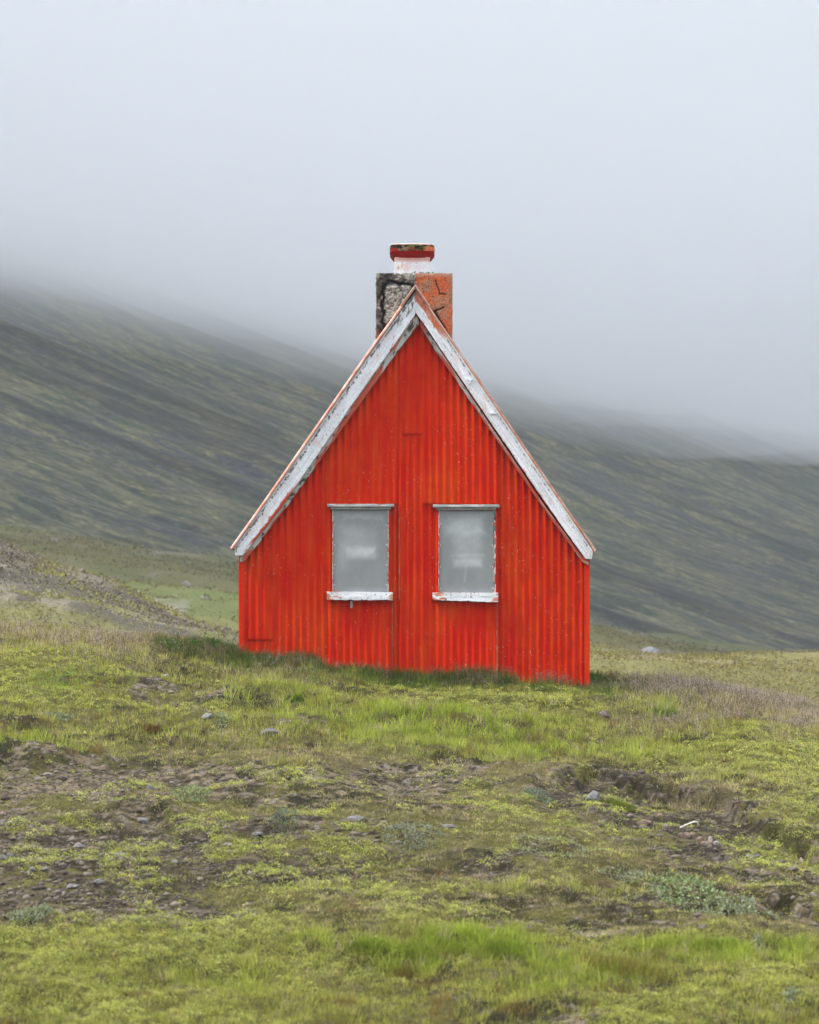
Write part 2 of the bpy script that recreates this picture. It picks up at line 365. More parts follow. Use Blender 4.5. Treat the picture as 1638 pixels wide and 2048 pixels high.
# mountain: one slope falling to the right and towards the camera
cc = np.linspace(-330, 760, 1100); ff = np.concatenate([np.linspace(-320, -100, 30)[:-1], np.linspace(-100, 130, 330)])
CC, FF = np.meshgrid(cc, ff)
und = (fbm(CC / 60, FF / 120, 81, 3) - .5)
MX = -53 + CC * .580 + FF * .816; MY = 275 + CC * .816 - FF * .580
MZ = 50 - .5 * np.maximum(FF, -62 + (FF + 62) * .04) + np.clip(FF - 40, 0, None) ** 2 * .0012
SK = CC - .55 * FF + (fbm(CC / 30, FF / 30, 88, 3) - .5) * 16
gul = fbm(SK / 9, FF / 70, 82, 4, .55)
MZ = MZ + und * 3.5 + (gul - .5) * 3.2 + (fbm(SK / 2.5, FF / 8, 83, 3) - .5) * .8
st1 = fbm(SK / 6, FF / 26, 84, 5, .62) * .75 + .25 * fbm(CC / 3, FF / 4, 87, 3); st2 = fbm(SK / 1.8, FF / 6, 85, 4, .6)
bl = fbm(CC / 26, FF / 40, 86, 3)
mc = np.stack([.78 + .5 * st1, .8 + .46 * st1, .85 + .35 * st1], -1) * (1 - .5 * sstep(.55, .70, gul))[..., None] * (.85 + .3 * bl)[..., None]
mtn = mesh('mountain', np.stack([MX, MY, MZ], -1).reshape(-1, 3), [gridfaces(len(ff), len(cc))], m_mountain(), smooth=True, col=mc.reshape(-1, 3),
           uv=np.stack([SK, FF], -1).reshape(-1, 2))
tag(mtn, kind='structure')

# ------------------------------------------------------------------ air
def m_vol(name, col, dens, an=.0):
    m = bpy.data.materials.new(name); m.use_nodes = True; t = m.node_tree; t.nodes.clear()
    o = N(t, 'ShaderNodeOutputMaterial'); v = N(t, 'ShaderNodeVolumePrincipled')
    v.inputs['Color'].default_value = (*col, 1); v.inputs['Density'].default_value = dens; v.inputs['Anisotropy'].default_value = an
    t.links.new(v.outputs[0], o.inputs['Volume']); return m
def boxmesh(name, x0, x1, y0, y1, z0, z1, mat):
    b = MB(); b.box(x0, x1, y0, y1, z0, z1); return b.build(name, mat)
tag(boxmesh('haze', -450, 560, -90, 960, -45, 112, m_vol('haze', (.86, .90, .97), .0005)), kind='stuff')
def fogbank(name, zb, zt, dens, seed):
    nx, ny = 140, 140
    xs = np.linspace(-300, 420, nx); ys = np.linspace(70, 820, ny); XX, YY = np.meshgrid(xs, ys)
    zb_ = zb + np.interp((XX + 53) * .58 + (YY - 275) * .816, [-60, -5, 35, 80, 114, 150, 190, 248, 330], [1, 0, -3, -5, -5.5, -3, 0, 1, 2]) + (fbm(XX / 40, YY / 50, seed, 4, .55) - .5) * 3.5
    V = np.concatenate([np.stack([XX, YY, zb_], -1).reshape(-1, 3), np.stack([XX, YY, zb_ * 0 + zt], -1).reshape(-1, 3)])
    n = nx * ny; f1 = gridfaces(ny, nx)[:, ::-1]; f2 = gridfaces(ny, nx, n)
    rim = list(range(nx)) + [nx * j + nx - 1 for j in range(1, ny)] + [nx * (ny - 1) + i for i in range(nx - 2, -1, -1)] + [nx * j for j in range(ny - 2, 0, -1)]
    rim = np.array(rim); r2 = np.roll(rim, -1)
    f3 = np.stack([rim, r2, r2 + n, rim + n], 1)
    o = mesh(name, V, [f1, f2, f3], m_vol(name, (.918, .930, .952), dens, .5)); tag(o, kind='stuff'); return o
fogbank('mist', 40, 101, .009, 91)
fogbank('mist', 46, 100.5, .010, 93)
fogbank('mist', 51, 100, .028, 92)
# ------------------------------------------------------------------ the hut
def P(px, py): return ((px - 819) / 184.0, (1345 - py) / 184.0)
hut = empty('hut', (0.05, 0, 0), label='small red corrugated iron hut with steep gable and two boarded windows', cat='hut')
def local(o): o.parent = hut; o.matrix_parent_inverse = Matrix.Translation((-.05, 0, 0)); return o
def gable(px, dy=0):
    """height of the wall's top behind the bargeboards"""
    py = np.where(px < 831, 612 + (831 - px) * (1105 - 612) / (831 - 480.0), 612 + (px - 831) * (1112 - 612) / (1177 - 831.0))
    return (1345 - py) / 184.0 - dy
PITCH, AMP = 14.36 / 184, .0135
DENTS = [(1047, 1163, 9, .012), (1107, 1190, 8, .014), (1157, 1200, 9, .013), (1140, 1230, 6, .010), (1139, 1262, 6, .010), (1141, 1290, 6, .011), (1140, 1315, 7, .01), (1160, 1180, 6, .009),
         (771, 848, 9, .012), (797, 846, 8, .010), (903, 806, 6, .008), (887, 800, 6, .008), (862, 950, 7, .01), (960, 880, 6, .008), (500, 1285, 9, .012), (498, 1245, 7, .01), (540, 1215, 6, .008), (541, 1160, 6, .008),
         (540, 1100, 5, .007), (992, 1150, 8, .012), (990, 1245, 7, .010), (776, 1260, 7, .009), (680, 1000, 8, .006), (1120, 1320, 8, .009), (920, 1340, 9, .01), (835, 1330, 8, .012), (800, 700, 7, .009), (640, 1320, 8, .008)]
def sheet(px0, px1, pyb, yo, phase, tone, pyt=None, step=1.44, rows=90, seed=0, bow=0):
    px = np.arange(px0, px1 + .1, step); x = (px - 819) / 184
    top = gable(px) if pyt is None else np.minimum(np.full_like(px, (1345 - pyt) / 184.0), gable(px))
    bot = np.interp(px, [480, 1177], [1345, 1420]) if pyb is None else np.full_like(px, float(pyb))
    bot = (1345 - bot) / 184.0
    s = np.linspace(0, 1, rows)[:, None]
    Z = bot[None] + (top - bot)[None] * s; XX = np.repeat(x[None], rows, 0)
    wob = (fbm(XX / .05 + seed, Z / .25, 200 + seed, 3) - .5) * .010
    XX2 = XX + (fbm(XX / .3, Z / .5, 230 + seed, 2) - .5) * .012
    ph = XX / PITCH * 2 * math.pi + phase
    yy = yo - AMP * np.cos(ph) + wob * .35 + (fbm(XX / .4, Z / .4, 210 + seed, 3) - .5) * .012
    PX = XX * 184 + 819; PY = 1345 - Z * 184
    for a, b, r, dd in DENTS:
        yy = yy + dd * np.exp(-(((PX - a) / r) ** 2 + ((PY - b) / (r * 1.5)) ** 2)) * 1.2
    V = np.stack([XX2, yy, Z], -1)
    # skirts so that the laps read as real edges
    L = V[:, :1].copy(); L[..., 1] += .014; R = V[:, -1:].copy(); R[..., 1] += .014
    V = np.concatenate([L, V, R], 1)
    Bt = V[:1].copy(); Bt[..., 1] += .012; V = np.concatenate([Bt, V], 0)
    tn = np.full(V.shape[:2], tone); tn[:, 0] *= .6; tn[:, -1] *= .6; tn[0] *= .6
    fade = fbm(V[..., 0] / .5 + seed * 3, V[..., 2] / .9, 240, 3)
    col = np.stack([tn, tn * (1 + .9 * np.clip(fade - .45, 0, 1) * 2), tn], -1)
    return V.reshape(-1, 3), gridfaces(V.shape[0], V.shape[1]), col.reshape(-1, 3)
def join(parts):
    V, F, Cc, n = [], [], [], 0
    for v, f, c in parts:
        V.append(v); F.append(f + n); Cc.append(c); n += len(v)
    return np.concatenate(V), F, np.concatenate(Cc)
def m_red():
    m, t, b = mat_new('red_paint')
    a = tattr(t)
    n1 = tnoise(t, 7, 5, .6); n2 = tnoise(t, 1.6, 4, .6, stretch=(6, 1, .8)); n3 = tnoise(t, 55, 3, .6, stretch=(1, 1, .55)); n4 = tnoise(t, 2.2, 3)
    c = mixrgb(t, tramp(t, n2, (.35, 0.0), (.72, .85)), (.54, .009, .001), (.60, .046, .004))
    c = mixrgb(t, tramp(t, n1, (.5, 0.0), (.75, .5)), c, (.42, .006, .001))
    c = mixrgb(t, 1.0, c, a, 'MULTIPLY')
    chip = mixrgb(t, 1.0, tramp(t, n3, (.665, 0.0), (.69, 1.0)), tramp(t, n4, (.45, 0.0), (.6, 1.0)), 'MULTIPLY')
    c = mixrgb(t, chip, c, (.50, .33, .26))
    t.links.new(c, b.inputs['Base Color']); b.inputs['Roughness'].default_value = .55; b.inputs['Specular IOR Level'].default_value = .03
    tbump(t, b, n3, .12, .004)
    return m
M_red = m_red()
S0 = [sheet(480, 655, None, 0.0, .3, .98, seed=1), sheet(650, 800, None, .002, .2, 1.0, seed=2), sheet(842, 1003, None, .002, .9, 1.0, seed=3), sheet(1000, 1177, None, 0.0, .5, .96, seed=4),
      sheet(797, 848, None, -.010, 1.4, .97, seed=5),
      sheet(652, 800, 1009, -.009, 0.0, 1.0, seed=6), sheet(846, 998, 1009, -.015, .4, 1.02, seed=7),
      sheet(655, 787, None, -.009, .1, 1.0, pyt=1199, seed=8, rows=60), sheet(862, 996, None, -.013, .6, 1.05, pyt=1203, seed=9, rows=60),
      sheet(806, 845, 870, -.018, 1.4, .98, pyt=793, rows=20, seed=10), sheet(496, 544, 1281, -.009, .8, .98, pyt=1030, rows=60, seed=11)]
V, F, Cc = join(S0)
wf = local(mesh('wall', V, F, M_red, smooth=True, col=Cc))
# side and back walls
def plainwall(p0, p1, z0, z1, n):
    L = math.hypot(p1[0] - p0[0], p1[1] - p0[1]); k = int(L / .0098); s = np.linspace(0, 1, k)
    dx, dy = (p1[0] - p0[0]) / L, (p1[1] - p0[1]) / L
    off = AMP * np.cos(s * L / PITCH * 2 * math.pi)
    x = p0[0] + dx * L * s + n[0] * off; y = p0[1] + dy * L * s + n[1] * off
    zt = z1 if not callable(z1) else z1(x)
    zt = np.broadcast_to(zt, x.shape)
    r = np.linspace(0, 1, 12)[:, None]
    Z = z0 + (zt[None] - z0) * r
    V = np.stack([np.repeat(x[None], 12, 0), np.repeat(y[None], 12, 0), Z], -1)
    return V.reshape(-1, 3), gridfaces(12, k), np.ones((V.shape[0] * V.shape[1], 3))
XL, XR, YB = P(480, 0)[0], P(1177, 0)[0], 5.0
V, F, c = plainwall((XL, 0.012), (XL, YB), -.4, P(0, 1104)[1], (1, 0)); local(mesh('wall', V, [F], M_red, smooth=True, col=c))
V, F, c = plainwall((XR, 0.012), (XR, YB), -.7, P(0, 1111)[1], (1, 0)); local(mesh('wall', V, [F], M_red, smooth=True, col=c))
V, F, c = plainwall((XL, YB), (XR, YB), -.7, lambda x: gable(x * 184 + 819), (0, 1)); local(mesh('wall', V, [F], M_red, smooth=True, col=c))
nb = MB()
for py0, pxs in ((1196, range(494, 650, 29)), (1002, range(586, 800, 29)), (1003, range(870, 1000, 29)), (1003, range(1010, 1090, 29)), (1197, range(794, 860, 29)), (1200, range(1008, 1177, 29)), (880, range(660, 1000, 29)), (760, range(770, 890, 29)),
                 (1276, range(500, 545, 15)), (1030, range(580, 650, 29)), (1206, range(668, 790, 29)), (1330, range(1010, 1177, 29)), (1100, range(1010, 1150, 58))):
    for px in pxs:
        if gable(np.array(float(px))) - .12 < P(0, py0)[1]: continue
        x, z = P(px + float(rng.normal(0, 1.0)), py0 + float(rng.normal(0, 1.5)))
        nb.dome(x, -.024, z, .009, .008)
local(nb.build('roofing_nails', M_red))['kind'] = 'stuff'
for xx, s, pt in ((XL, 1, 1116), (XR, -1, 1126)):
    ct = MB()
    ct.prism([(xx - s * .012, -.5), (xx + s * .045, -.5), (xx + s * .045, P(0, pt)[1] + .06), (xx - s * .012, P(0, pt)[1])], -.0195, .05)
    local(ct.build('corner_trim', M_red, bevel=.004))

# timber -------------------------------------------------------------
def m_timber(name):
    m, t, b = mat_new(name); a = tattr(t); n = tnoise(t, 60, 4)
    c = mixrgb(t, 1.0, a, tramp(t, n, (.3, .85), (.7, 1.08)), 'MULTIPLY'); t.links.new(c, b.inputs['Base Color'])
    b.inputs['Roughness'].default_value = .7; b.inputs['Specular IOR Level'].default_value = .2; tbump(t, b, n, .3, .004); return m
M_tim = m_timber('peeling_paint')
def polyline(pts, n):
    pts = np.array(pts, float); d = np.r_[0, np.cumsum(np.hypot(*np.diff(pts, axis=0).T))]
    s = np.linspace(0, d[-1], n); return np.stack([np.interp(s, d, pts[:, 0]), np.interp(s, d, pts[:, 1])], -1), s
def strip(name, A, B, y0, y1, colfn, mat=None, nu=500, nv=26, rag=0.0, seed=0, d=25.0, parent=None):
    """board whose front face lies between pixel polylines A and B; y0 front, y1 back"""
    a, s = polyline(A, nu); b, _ = polyline(B, nu)
    s = s / 184
    v = np.linspace(0, 1, nv)
    px = a[:, None, 0] + (b - a)[:, None, 0] * v[None, :]; py = a[:, None, 1] + (b - a)[:, None, 1] * v[None, :]
    if rag:
        jj = (fbm(s / .05, s * 0, seed + 300, 3) - .5) * rag
        nrm = (b - a) / np.maximum(np.linalg.norm(b - a, axis=1, keepdims=True), 1e-6)
        px = px + (jj[:, None] * nrm[:, :1]) * v[None] ** 3 ; py = py + (jj[:, None] * nrm[:, 1:]) * v[None] ** 3
    X = (px - 819) / K * d; Z = (1345 - py) / K * d
    S = np.repeat(s[:, None], nv, 1); VV = np.repeat(v[None], nu, 0)
    c = colfn(S, VV, px, py)
    bumpy = (fbm(S / .3, VV * 3, seed + 310, 3) - .5) * .006
    Y = y0 + bumpy
    front = np.stack([X, Y, Z], -1); back = np.stack([X, X * 0 + y1, Z], -1)
    V = np.concatenate([front.reshape(-1, 3), back.reshape(-1, 3)]); n = nu * nv
    f1 = gridfaces(nu, nv); f2 = gridfaces(nu, nv, n)[:, ::-1]
    rim = list(range(nv)) + [nv * j + nv - 1 for j in range(1, nu)] + [nv * (nu - 1) + i for i in range(nv - 2, -1, -1)] + [nv * j for j in range(nu - 2, 0, -1)]
    rim = np.array(rim); r2 = np.roll(rim, -1); f3 = np.stack([r2, rim, rim + n, r2 + n], 1)
    o = mesh(name, V, [f1, f2, f3], mat or M_tim, col=np.concatenate([c.reshape(-1, 3), c.reshape(-1, 3)]))
    return local(o) if parent is None else sub(o, parent)
def sub(o, parent):
    o.parent = parent
    if parent.parent is hut: o.matrix_parent_inverse = Matrix.Identity(4)
    return o
white = np.array([.77, .785, .82]); woodg = np.array([.16, .16, .15]); woodd = np.array([.055, .05, .045]); redp = np.array([.50, .055, .02]); pink = np.array([.62, .40, .33]); greyw = np.array([.50, .51, .50])
def col_barge(side):
    def f(S, Vv, px, py):
        n1 = fbm(S / .035, Vv * 7, 320 + side, 4, .6); n2 = fbm(S / .25, Vv * 3, 321 + side, 3); n3 = fbm(S / .010, Vv * 16, 322 + side, 3, .6); n4 = fbm(S / .5, Vv * 26, 327 + side, 3)
        c = mixv(white, np.array([.68, .69, .73]), sstep(.4, .65, n2))
        c = mixv(c, greyw, sstep(.56, .64, n4) * .6)
        edge = np.exp(-((Vv - (.17 if side == 0 else .22)) / (.10 if side == 0 else .05)) ** 2)
        if side: edge = edge * (.6 + .8 * (fbm(S / .12, S * 0, 334, 2) - .2))
        c = mixv(c, woodg, sstep(.585, .64, n1 * .6 + n3 * .25 + edge * .22 + (n2 - .5) * .12))
        c = mixv(c, woodd, sstep(.625, .68, n3 * .7 + edge * .26 - .02))
        c = mixv(c, redp, sstep(.70, .74, fbm(S / .06, Vv * 3, 324 + side, 3) * .8 + (Vv > .85) * .14) * (.9 if side == 0 else .4))
        c = mixv(c, pink, sstep(.6, .75, fbm(S / .15, Vv * 2, 326 + side, 3)) * .35)
        if side == 0: c = mixv(c, redp, sstep(950, 1000, py) * (1 - sstep(1080, 1100, py)) * sstep(.80, .88, Vv + .2 * (n1 - .5)))
        if side == 1:   # worn orange paint on the upper band near the peak
            m = (1 - sstep(655, 692, py)) * (1 - sstep(.42, .52, Vv + .3 * (n1 - .5)))
            c = mixv(c, np.array([.52, .13, .06]), m)
            c = mixv(c, np.array([.55, .25, .18]), m * sstep(.5, .6, n1))
        else:
            m = (1 - sstep(640, 668, py)) * sstep(.48, .6, n1) * (1 - sstep(.5, .7, Vv)); c = mixv(c, woodg, m)
        return c
    return f
def col_soffit(side):
    def f(S, Vv, px, py):
        n1 = fbm(S / .05, Vv * 3, 330 + side, 4); n2 = fbm(S / .3, Vv, 331 + side, 3)
        c = mixv(np.array([.48, .48, .45]), np.array([.36, .35, .31]), sstep(.4, .6, n1))
        c = mixv(c, woodd, sstep(.64, .68, n1))
        red = sstep(.50, .60, n2 * .75 + Vv * .25 + (.10 if side else .04) * sstep(750, 900, py))
        return mixv(c, redp, red * .9)
    return f
BO_L = [(832, 584), (792, 639), (757, 687), (523.5, 1021), (470.5, 1096), (472, 1112)]
BI_L = [(832, 630), (797, 681), (763, 729), (560, 1021), (489, 1110), (487, 1112)]
BO_R = [(832, 584), (876, 647), (906, 691), (1129, 1021), (1184, 1103), (1182, 1119)]
BI_R = [(832, 630), (852, 657), (881, 701), (1093, 1011), (1168, 1117), (1170, 1119)]
bl = strip('bargeboard', BO_L, BI_L, -.125, -.085, col_barge(0), nu=640, rag=1.5, seed=1)
br = strip('bargeboard', BO_R, BI_R, -.128, -.085, col_barge(1), nu=640, rag=1.5, seed=2)
bl['label'] = 'left bargeboard with flaking white paint'; br['label'] = 'right bargeboard with orange paint near the peak'
strip('soffit_board', [(834, 625), (790, 688), (560, 1017), (482, 1112), (480, 1124)], [(838, 650), (806, 690), (569, 1021), (494, 1118), (491, 1124)], -.083, -.03, col_soffit(0), nu=500, nv=12, rag=2.5, seed=3)
strip('soffit_board', [(840, 640), (855, 665), (1087, 1011), (1163, 1114), (1177, 1119)], [(841, 655), (870, 702), (1083, 1013), (1165, 1126), (1175, 1132)], -.081, -.03, col_soffit(1), nu=500, nv=12, rag=4, seed=4)

def col_fade(seed):
    def f(S, Vv, px, py):
        n = fbm(S / .08, Vv * 2, seed, 4); return mixv(np.array([.46, .05, .018]), np.array([.52, .19, .12]), sstep(.52, .68, n))
    return f
for i, (px0, px1, pa, pb) in enumerate(((784, 785.6, 1203, 1345), (797.5, 799, 1012, 1200), (992.5, 995, 1208, 1345))):
    strip('cover_strip', [(px0, pa), (px0 + .5, pb)], [(px1, pa), (px1 + 1, pb)], -.032, -.015, col_fade(440 + i), nu=120, nv=5, rag=1.2, seed=20 + i)

# roof slopes: corrugated sheets laid over the boards
def m_roof():
    m, t, b = mat_new('faded_red_roof'); n = tnoise(t, 9, 5, .65); n2 = tnoise(t, 45, 4, .6)
    c = mixrgb(t, tramp(t, n, (.4, 0.0), (.65, 1.0)), (.55, .20, .13), (.66, .48, .42))
    c = mixrgb(t, tramp(t, n2, (.62, 0.0), (.7, .8)), c, (.12, .06, .04)); t.links.new(c, b.inputs['Base Color']); b.inputs['Roughness'].default_value = .65; return m
M_roof = m_roof()
def slope(pts, sgn):
    a, s = polyline(pts, 60); x = (a[:, 0] - 819) / 184; z = (1345 - a[:, 1]) / 184
    tx = np.gradient(x); tz = np.gradient(z); L = np.hypot(tx, tz); nx, nzv = -tz / L * sgn, tx / L * sgn
    ys = np.arange(-.155, YB + .12, .0098); am = .008 * np.cos((ys + .155) / PITCH * 2 * math.pi)
    jag = (fbm(s / 8, s * 0, 340, 2) - .5) * .02
    top = np.stack([x[:, None] + nx[:, None] * am, np.repeat(ys[None], 60, 0), z[:, None] + nzv[:, None] * am], -1)
    top[:, 0, 1] += jag
    bot = top.copy(); bot[..., 0] -= nx[:, None] * .013; bot[..., 2] -= nzv[:, None] * .013
    nu, nv = top.shape[:2]; n = nu * nv
    rim = list(range(nv)) + [nv * j + nv - 1 for j in range(1, nu)] + [nv * (nu - 1) + i for i in range(nv - 2, -1, -1)] + [nv * j for j in range(nu - 2, 0, -1)]
    rim = np.array(rim); r2 = np.roll(rim, -1)
    return np.concatenate([top.reshape(-1, 3), bot.reshape(-1, 3)]), [gridfaces(nu, nv), gridfaces(nu, nv, n)[:, ::-1], np.stack([rim, r2, r2 + n, rim + n], 1)]
V, F = slope([(830, 579), (789, 639), (754.5, 686), (521, 1021), (465, 1099)], 1); local(mesh('roof', V, F, M_roof))
V, F = slope([(831, 579), (872, 639), (907, 690), (1132.5, 1021), (1190, 1102)], 1); local(mesh('roof', V, F, M_roof))
rc = MB()
ax, az = P(830.5, 576)
rc.prism([(ax, az + .012), (ax - .16, az - .215), (ax - .15, az - .222), (ax, az - .006), (ax + .15, az - .222), (ax + .16, az - .215)], -.17, YB + .13)
local(rc.build('ridge_cap', M_roof, bevel=.003))
def m_plain(name, col, rough=.5, metal=0, var=.2, sc_=40):
    m, t, b = mat_new(name); n = tnoise(t, sc_, 4)
    c = mixrgb(t, 1.0, col, tramp(t, n, (.3, 1 - var), (.7, 1 + var)), 'MULTIPLY'); t.links.new(c, b.inputs['Base Color'])
    b.inputs['Roughness'].default_value = rough; b.inputs['Metallic'].default_value = metal; return m
M_zinc = m_plain('zinc', (.32, .33, .35), .5); M_whitemetal = m_plain('painted_metal', (.62, .64, .68), .5)
bk = MB(); x, z = P(939, 762); bk.box(x - .03, x + .03, -.145, -.13, z - .01, z + .012); bk.box(x - .012, x + .012, -.16, -.13, z - .05, z - .008)
sub_b = sub(bk.build('bracket', M_whitemetal, bevel=.003), br)
bk = MB(); x, z = P(986, 829); bk.box(x - .035, x + .03, -.145, -.13, z - .012, z + .01); sub(bk.build('bracket', M_whitemetal, bevel=.003), br)
for px, py in ((485, 1107), (1174, 1113)):
    pass

# windows -------------------------------------------------------------
def m_pane():
    m, t, b = mat_new('patchy_pane'); a = tattr(t); n = tnoise(t, 30, 4, .6, stretch=(3, 1, .5))
    c = mixrgb(t, 1.0, a, tramp(t, n, (.3, .93), (.7, 1.06)), 'MULTIPLY'); t.links.new(c, b.inputs['Base Color']); b.inputs['Roughness'].default_value = .38; b.inputs['Specular IOR Level'].default_value = .4
    tbump(t, b, n, .05, .004); return m
M_pane = m_pane()
def rrect(px, py, cx, cy, hx, hy, soft):
    qx = np.abs(px - cx) - hx; qy = np.abs(py - cy) - hy
    d = np.hypot(np.maximum(qx, 0), np.maximum(qy, 0)) + np.minimum(np.maximum(qx, qy), 0)
    return 1 - sstep(-soft, soft, d)
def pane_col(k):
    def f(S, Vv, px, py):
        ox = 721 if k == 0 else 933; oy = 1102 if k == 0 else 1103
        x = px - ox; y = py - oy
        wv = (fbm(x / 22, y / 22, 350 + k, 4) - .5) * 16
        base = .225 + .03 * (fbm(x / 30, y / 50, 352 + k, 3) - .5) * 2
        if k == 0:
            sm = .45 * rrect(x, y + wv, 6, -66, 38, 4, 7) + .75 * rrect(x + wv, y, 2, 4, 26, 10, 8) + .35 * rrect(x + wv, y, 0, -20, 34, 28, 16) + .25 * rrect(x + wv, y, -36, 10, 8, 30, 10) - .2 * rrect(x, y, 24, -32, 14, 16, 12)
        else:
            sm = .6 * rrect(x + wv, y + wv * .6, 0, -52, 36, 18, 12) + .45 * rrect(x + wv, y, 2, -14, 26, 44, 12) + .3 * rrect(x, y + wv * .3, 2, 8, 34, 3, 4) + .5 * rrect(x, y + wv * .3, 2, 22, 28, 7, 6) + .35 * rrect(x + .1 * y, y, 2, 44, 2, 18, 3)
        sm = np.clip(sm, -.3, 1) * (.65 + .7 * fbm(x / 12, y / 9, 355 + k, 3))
        g = base + sm * .20  # soft-edged patches, mostly paler, added to the even grey of the pane
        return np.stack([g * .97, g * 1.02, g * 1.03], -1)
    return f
def col_sill(seed):
    def f(S, Vv, px, py):
        n = fbm(S / .05, Vv * 5, seed, 4); n2 = fbm(S / .25, Vv * 2, seed + 1, 3); xx = (px - px.min()) / (px.max() - px.min())
        c = mixv(white, np.array([.62, .63, .66]), sstep(.4, .6, n2)); c = mixv(c, np.array([.55, .20, .12]), sstep(.58, .66, n * .7 + .3 * (np.exp(-(xx / .18) ** 2) + np.exp(-((xx - 1) / .08) ** 2)) * .9 + .12 * n2))
        return mixv(c, woodd, sstep(.75, .78, fbm(S / .018, Vv * 4, seed + 2, 3) + .06 * (Vv > .9)))
    return f
def col_lintel(seed):
    def f(S, Vv, px, py):
        n = fbm(S / .12, Vv * 2, seed, 4)
        c = mixv(np.array([.47, .48, .47]), np.array([.30, .31, .30]), sstep(.4, .62, n)); c = mixv(c, woodg, sstep(.72, .9, Vv) * .6)
        return mixv(c, np.array([.35, .10, .06]), sstep(.64, .7, fbm(S / .05, Vv, seed + 5, 3)) * .6)
    return f
def col_frame(seed, wood=0):
    def f(S, Vv, px, py):
        n = fbm(S / .03, Vv * 2, seed, 4)
        c = mixv(np.array([.55, .50, .46]), redp, sstep(.48, .58, n)); return mixv(c, woodg, sstep(.5, .56, fbm(S / .05, Vv * 2, seed + 1, 3)) * wood)
    return f
for k, (x0, x1, y0, y1, fx0, fx1) in enumerate(((667, 775, 1020, 1184, 655, 788), (879, 987, 1021, 1185, 866, 998))):
    wc = empty('window', (P((x0 + x1) / 2, 0)[0], -.03, P(0, y1)[1])); wc.parent = hut; wc.matrix_parent_inverse = Matrix.Translation((-.05, 0, 0))
    wc['label'] = ('left' if k == 0 else 'right') + ' window covered by a grey pane with pale patches'
    inv = Matrix.Translation(wc.location).inverted()
    def ws(*a, **kw):
        o = strip(*a, **kw); o.parent = wc; o.matrix_parent_inverse = inv; return o
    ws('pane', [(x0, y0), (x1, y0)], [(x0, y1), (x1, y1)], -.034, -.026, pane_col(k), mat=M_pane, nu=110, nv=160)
    rw = 4.5 if k == 1 else 2.5
    ws('frame', [(x0 - 2.2, y0 - 1), (x0 - 2.2, y1 + 1)], [(x0 - .2, y0 - 1), (x0 - .2, y1 + 1)], -.040, -.01, col_frame(360 + k), nu=200, nv=5, rag=1)
    ws('frame', [(x1 + .2, y0 - 1), (x1 + .2, y1 + 1)], [(x1 + rw, y0 - 1), (x1 + rw, y1 + 1)], -.042, -.01, col_frame(364 + k, 1.0 * k + .3), nu=200, nv=7, rag=2)
    ws('lintel', [(fx0, y0 - 11), (fx1, y0 - 11)], [(fx0, y0 - 5.2), (fx1 + .5, y0 - 5.0)], -.085, -.005, col_lintel(370 + k), nu=240, nv=9, rag=.5)
    ws('lintel', [(fx0 + 6, y0 - 5.1), (fx1 - 6, y0 - 5.1)], [(fx0 + 7, y0 - .3), (fx1 - 7, y0 - .3)], -.060, -.005, col_lintel(372 + k), nu=240, nv=7, rag=.5)
    ws('sill', [(fx0 - 1, y1 - .5 + (0 if k == 0 else 1)), (fx1 - 2, y1 + 1)], [(fx0 - .5, y1 + 16), (fx1 - 2, y1 + (17 if k == 0 else 20))], -.085, -.005, col_sill(380 + k * 4), nu=260, nv=24, rag=2, seed=k)
    sn = MB()
    for j in range(4):
        for xx in (x0 + 2.2, x1 - 2.2):
            a, b_ = P(xx, y0 + 30 + j * 40 + (k * 3) * (j - 1)); sn.dome(a, -.035, b_, .0065, .006)
    o = local(sn.build('screws', M_whitemetal)); o['kind'] = 'stuff'; o.parent = wc; o.matrix_parent_inverse = inv
hk = MB(); x, z = P(703, 1207); hk.box(x - .012, x + .012, -.045, -.02, z - .05, z + .03); local(hk.build('hook', M_zinc, bevel=.004))

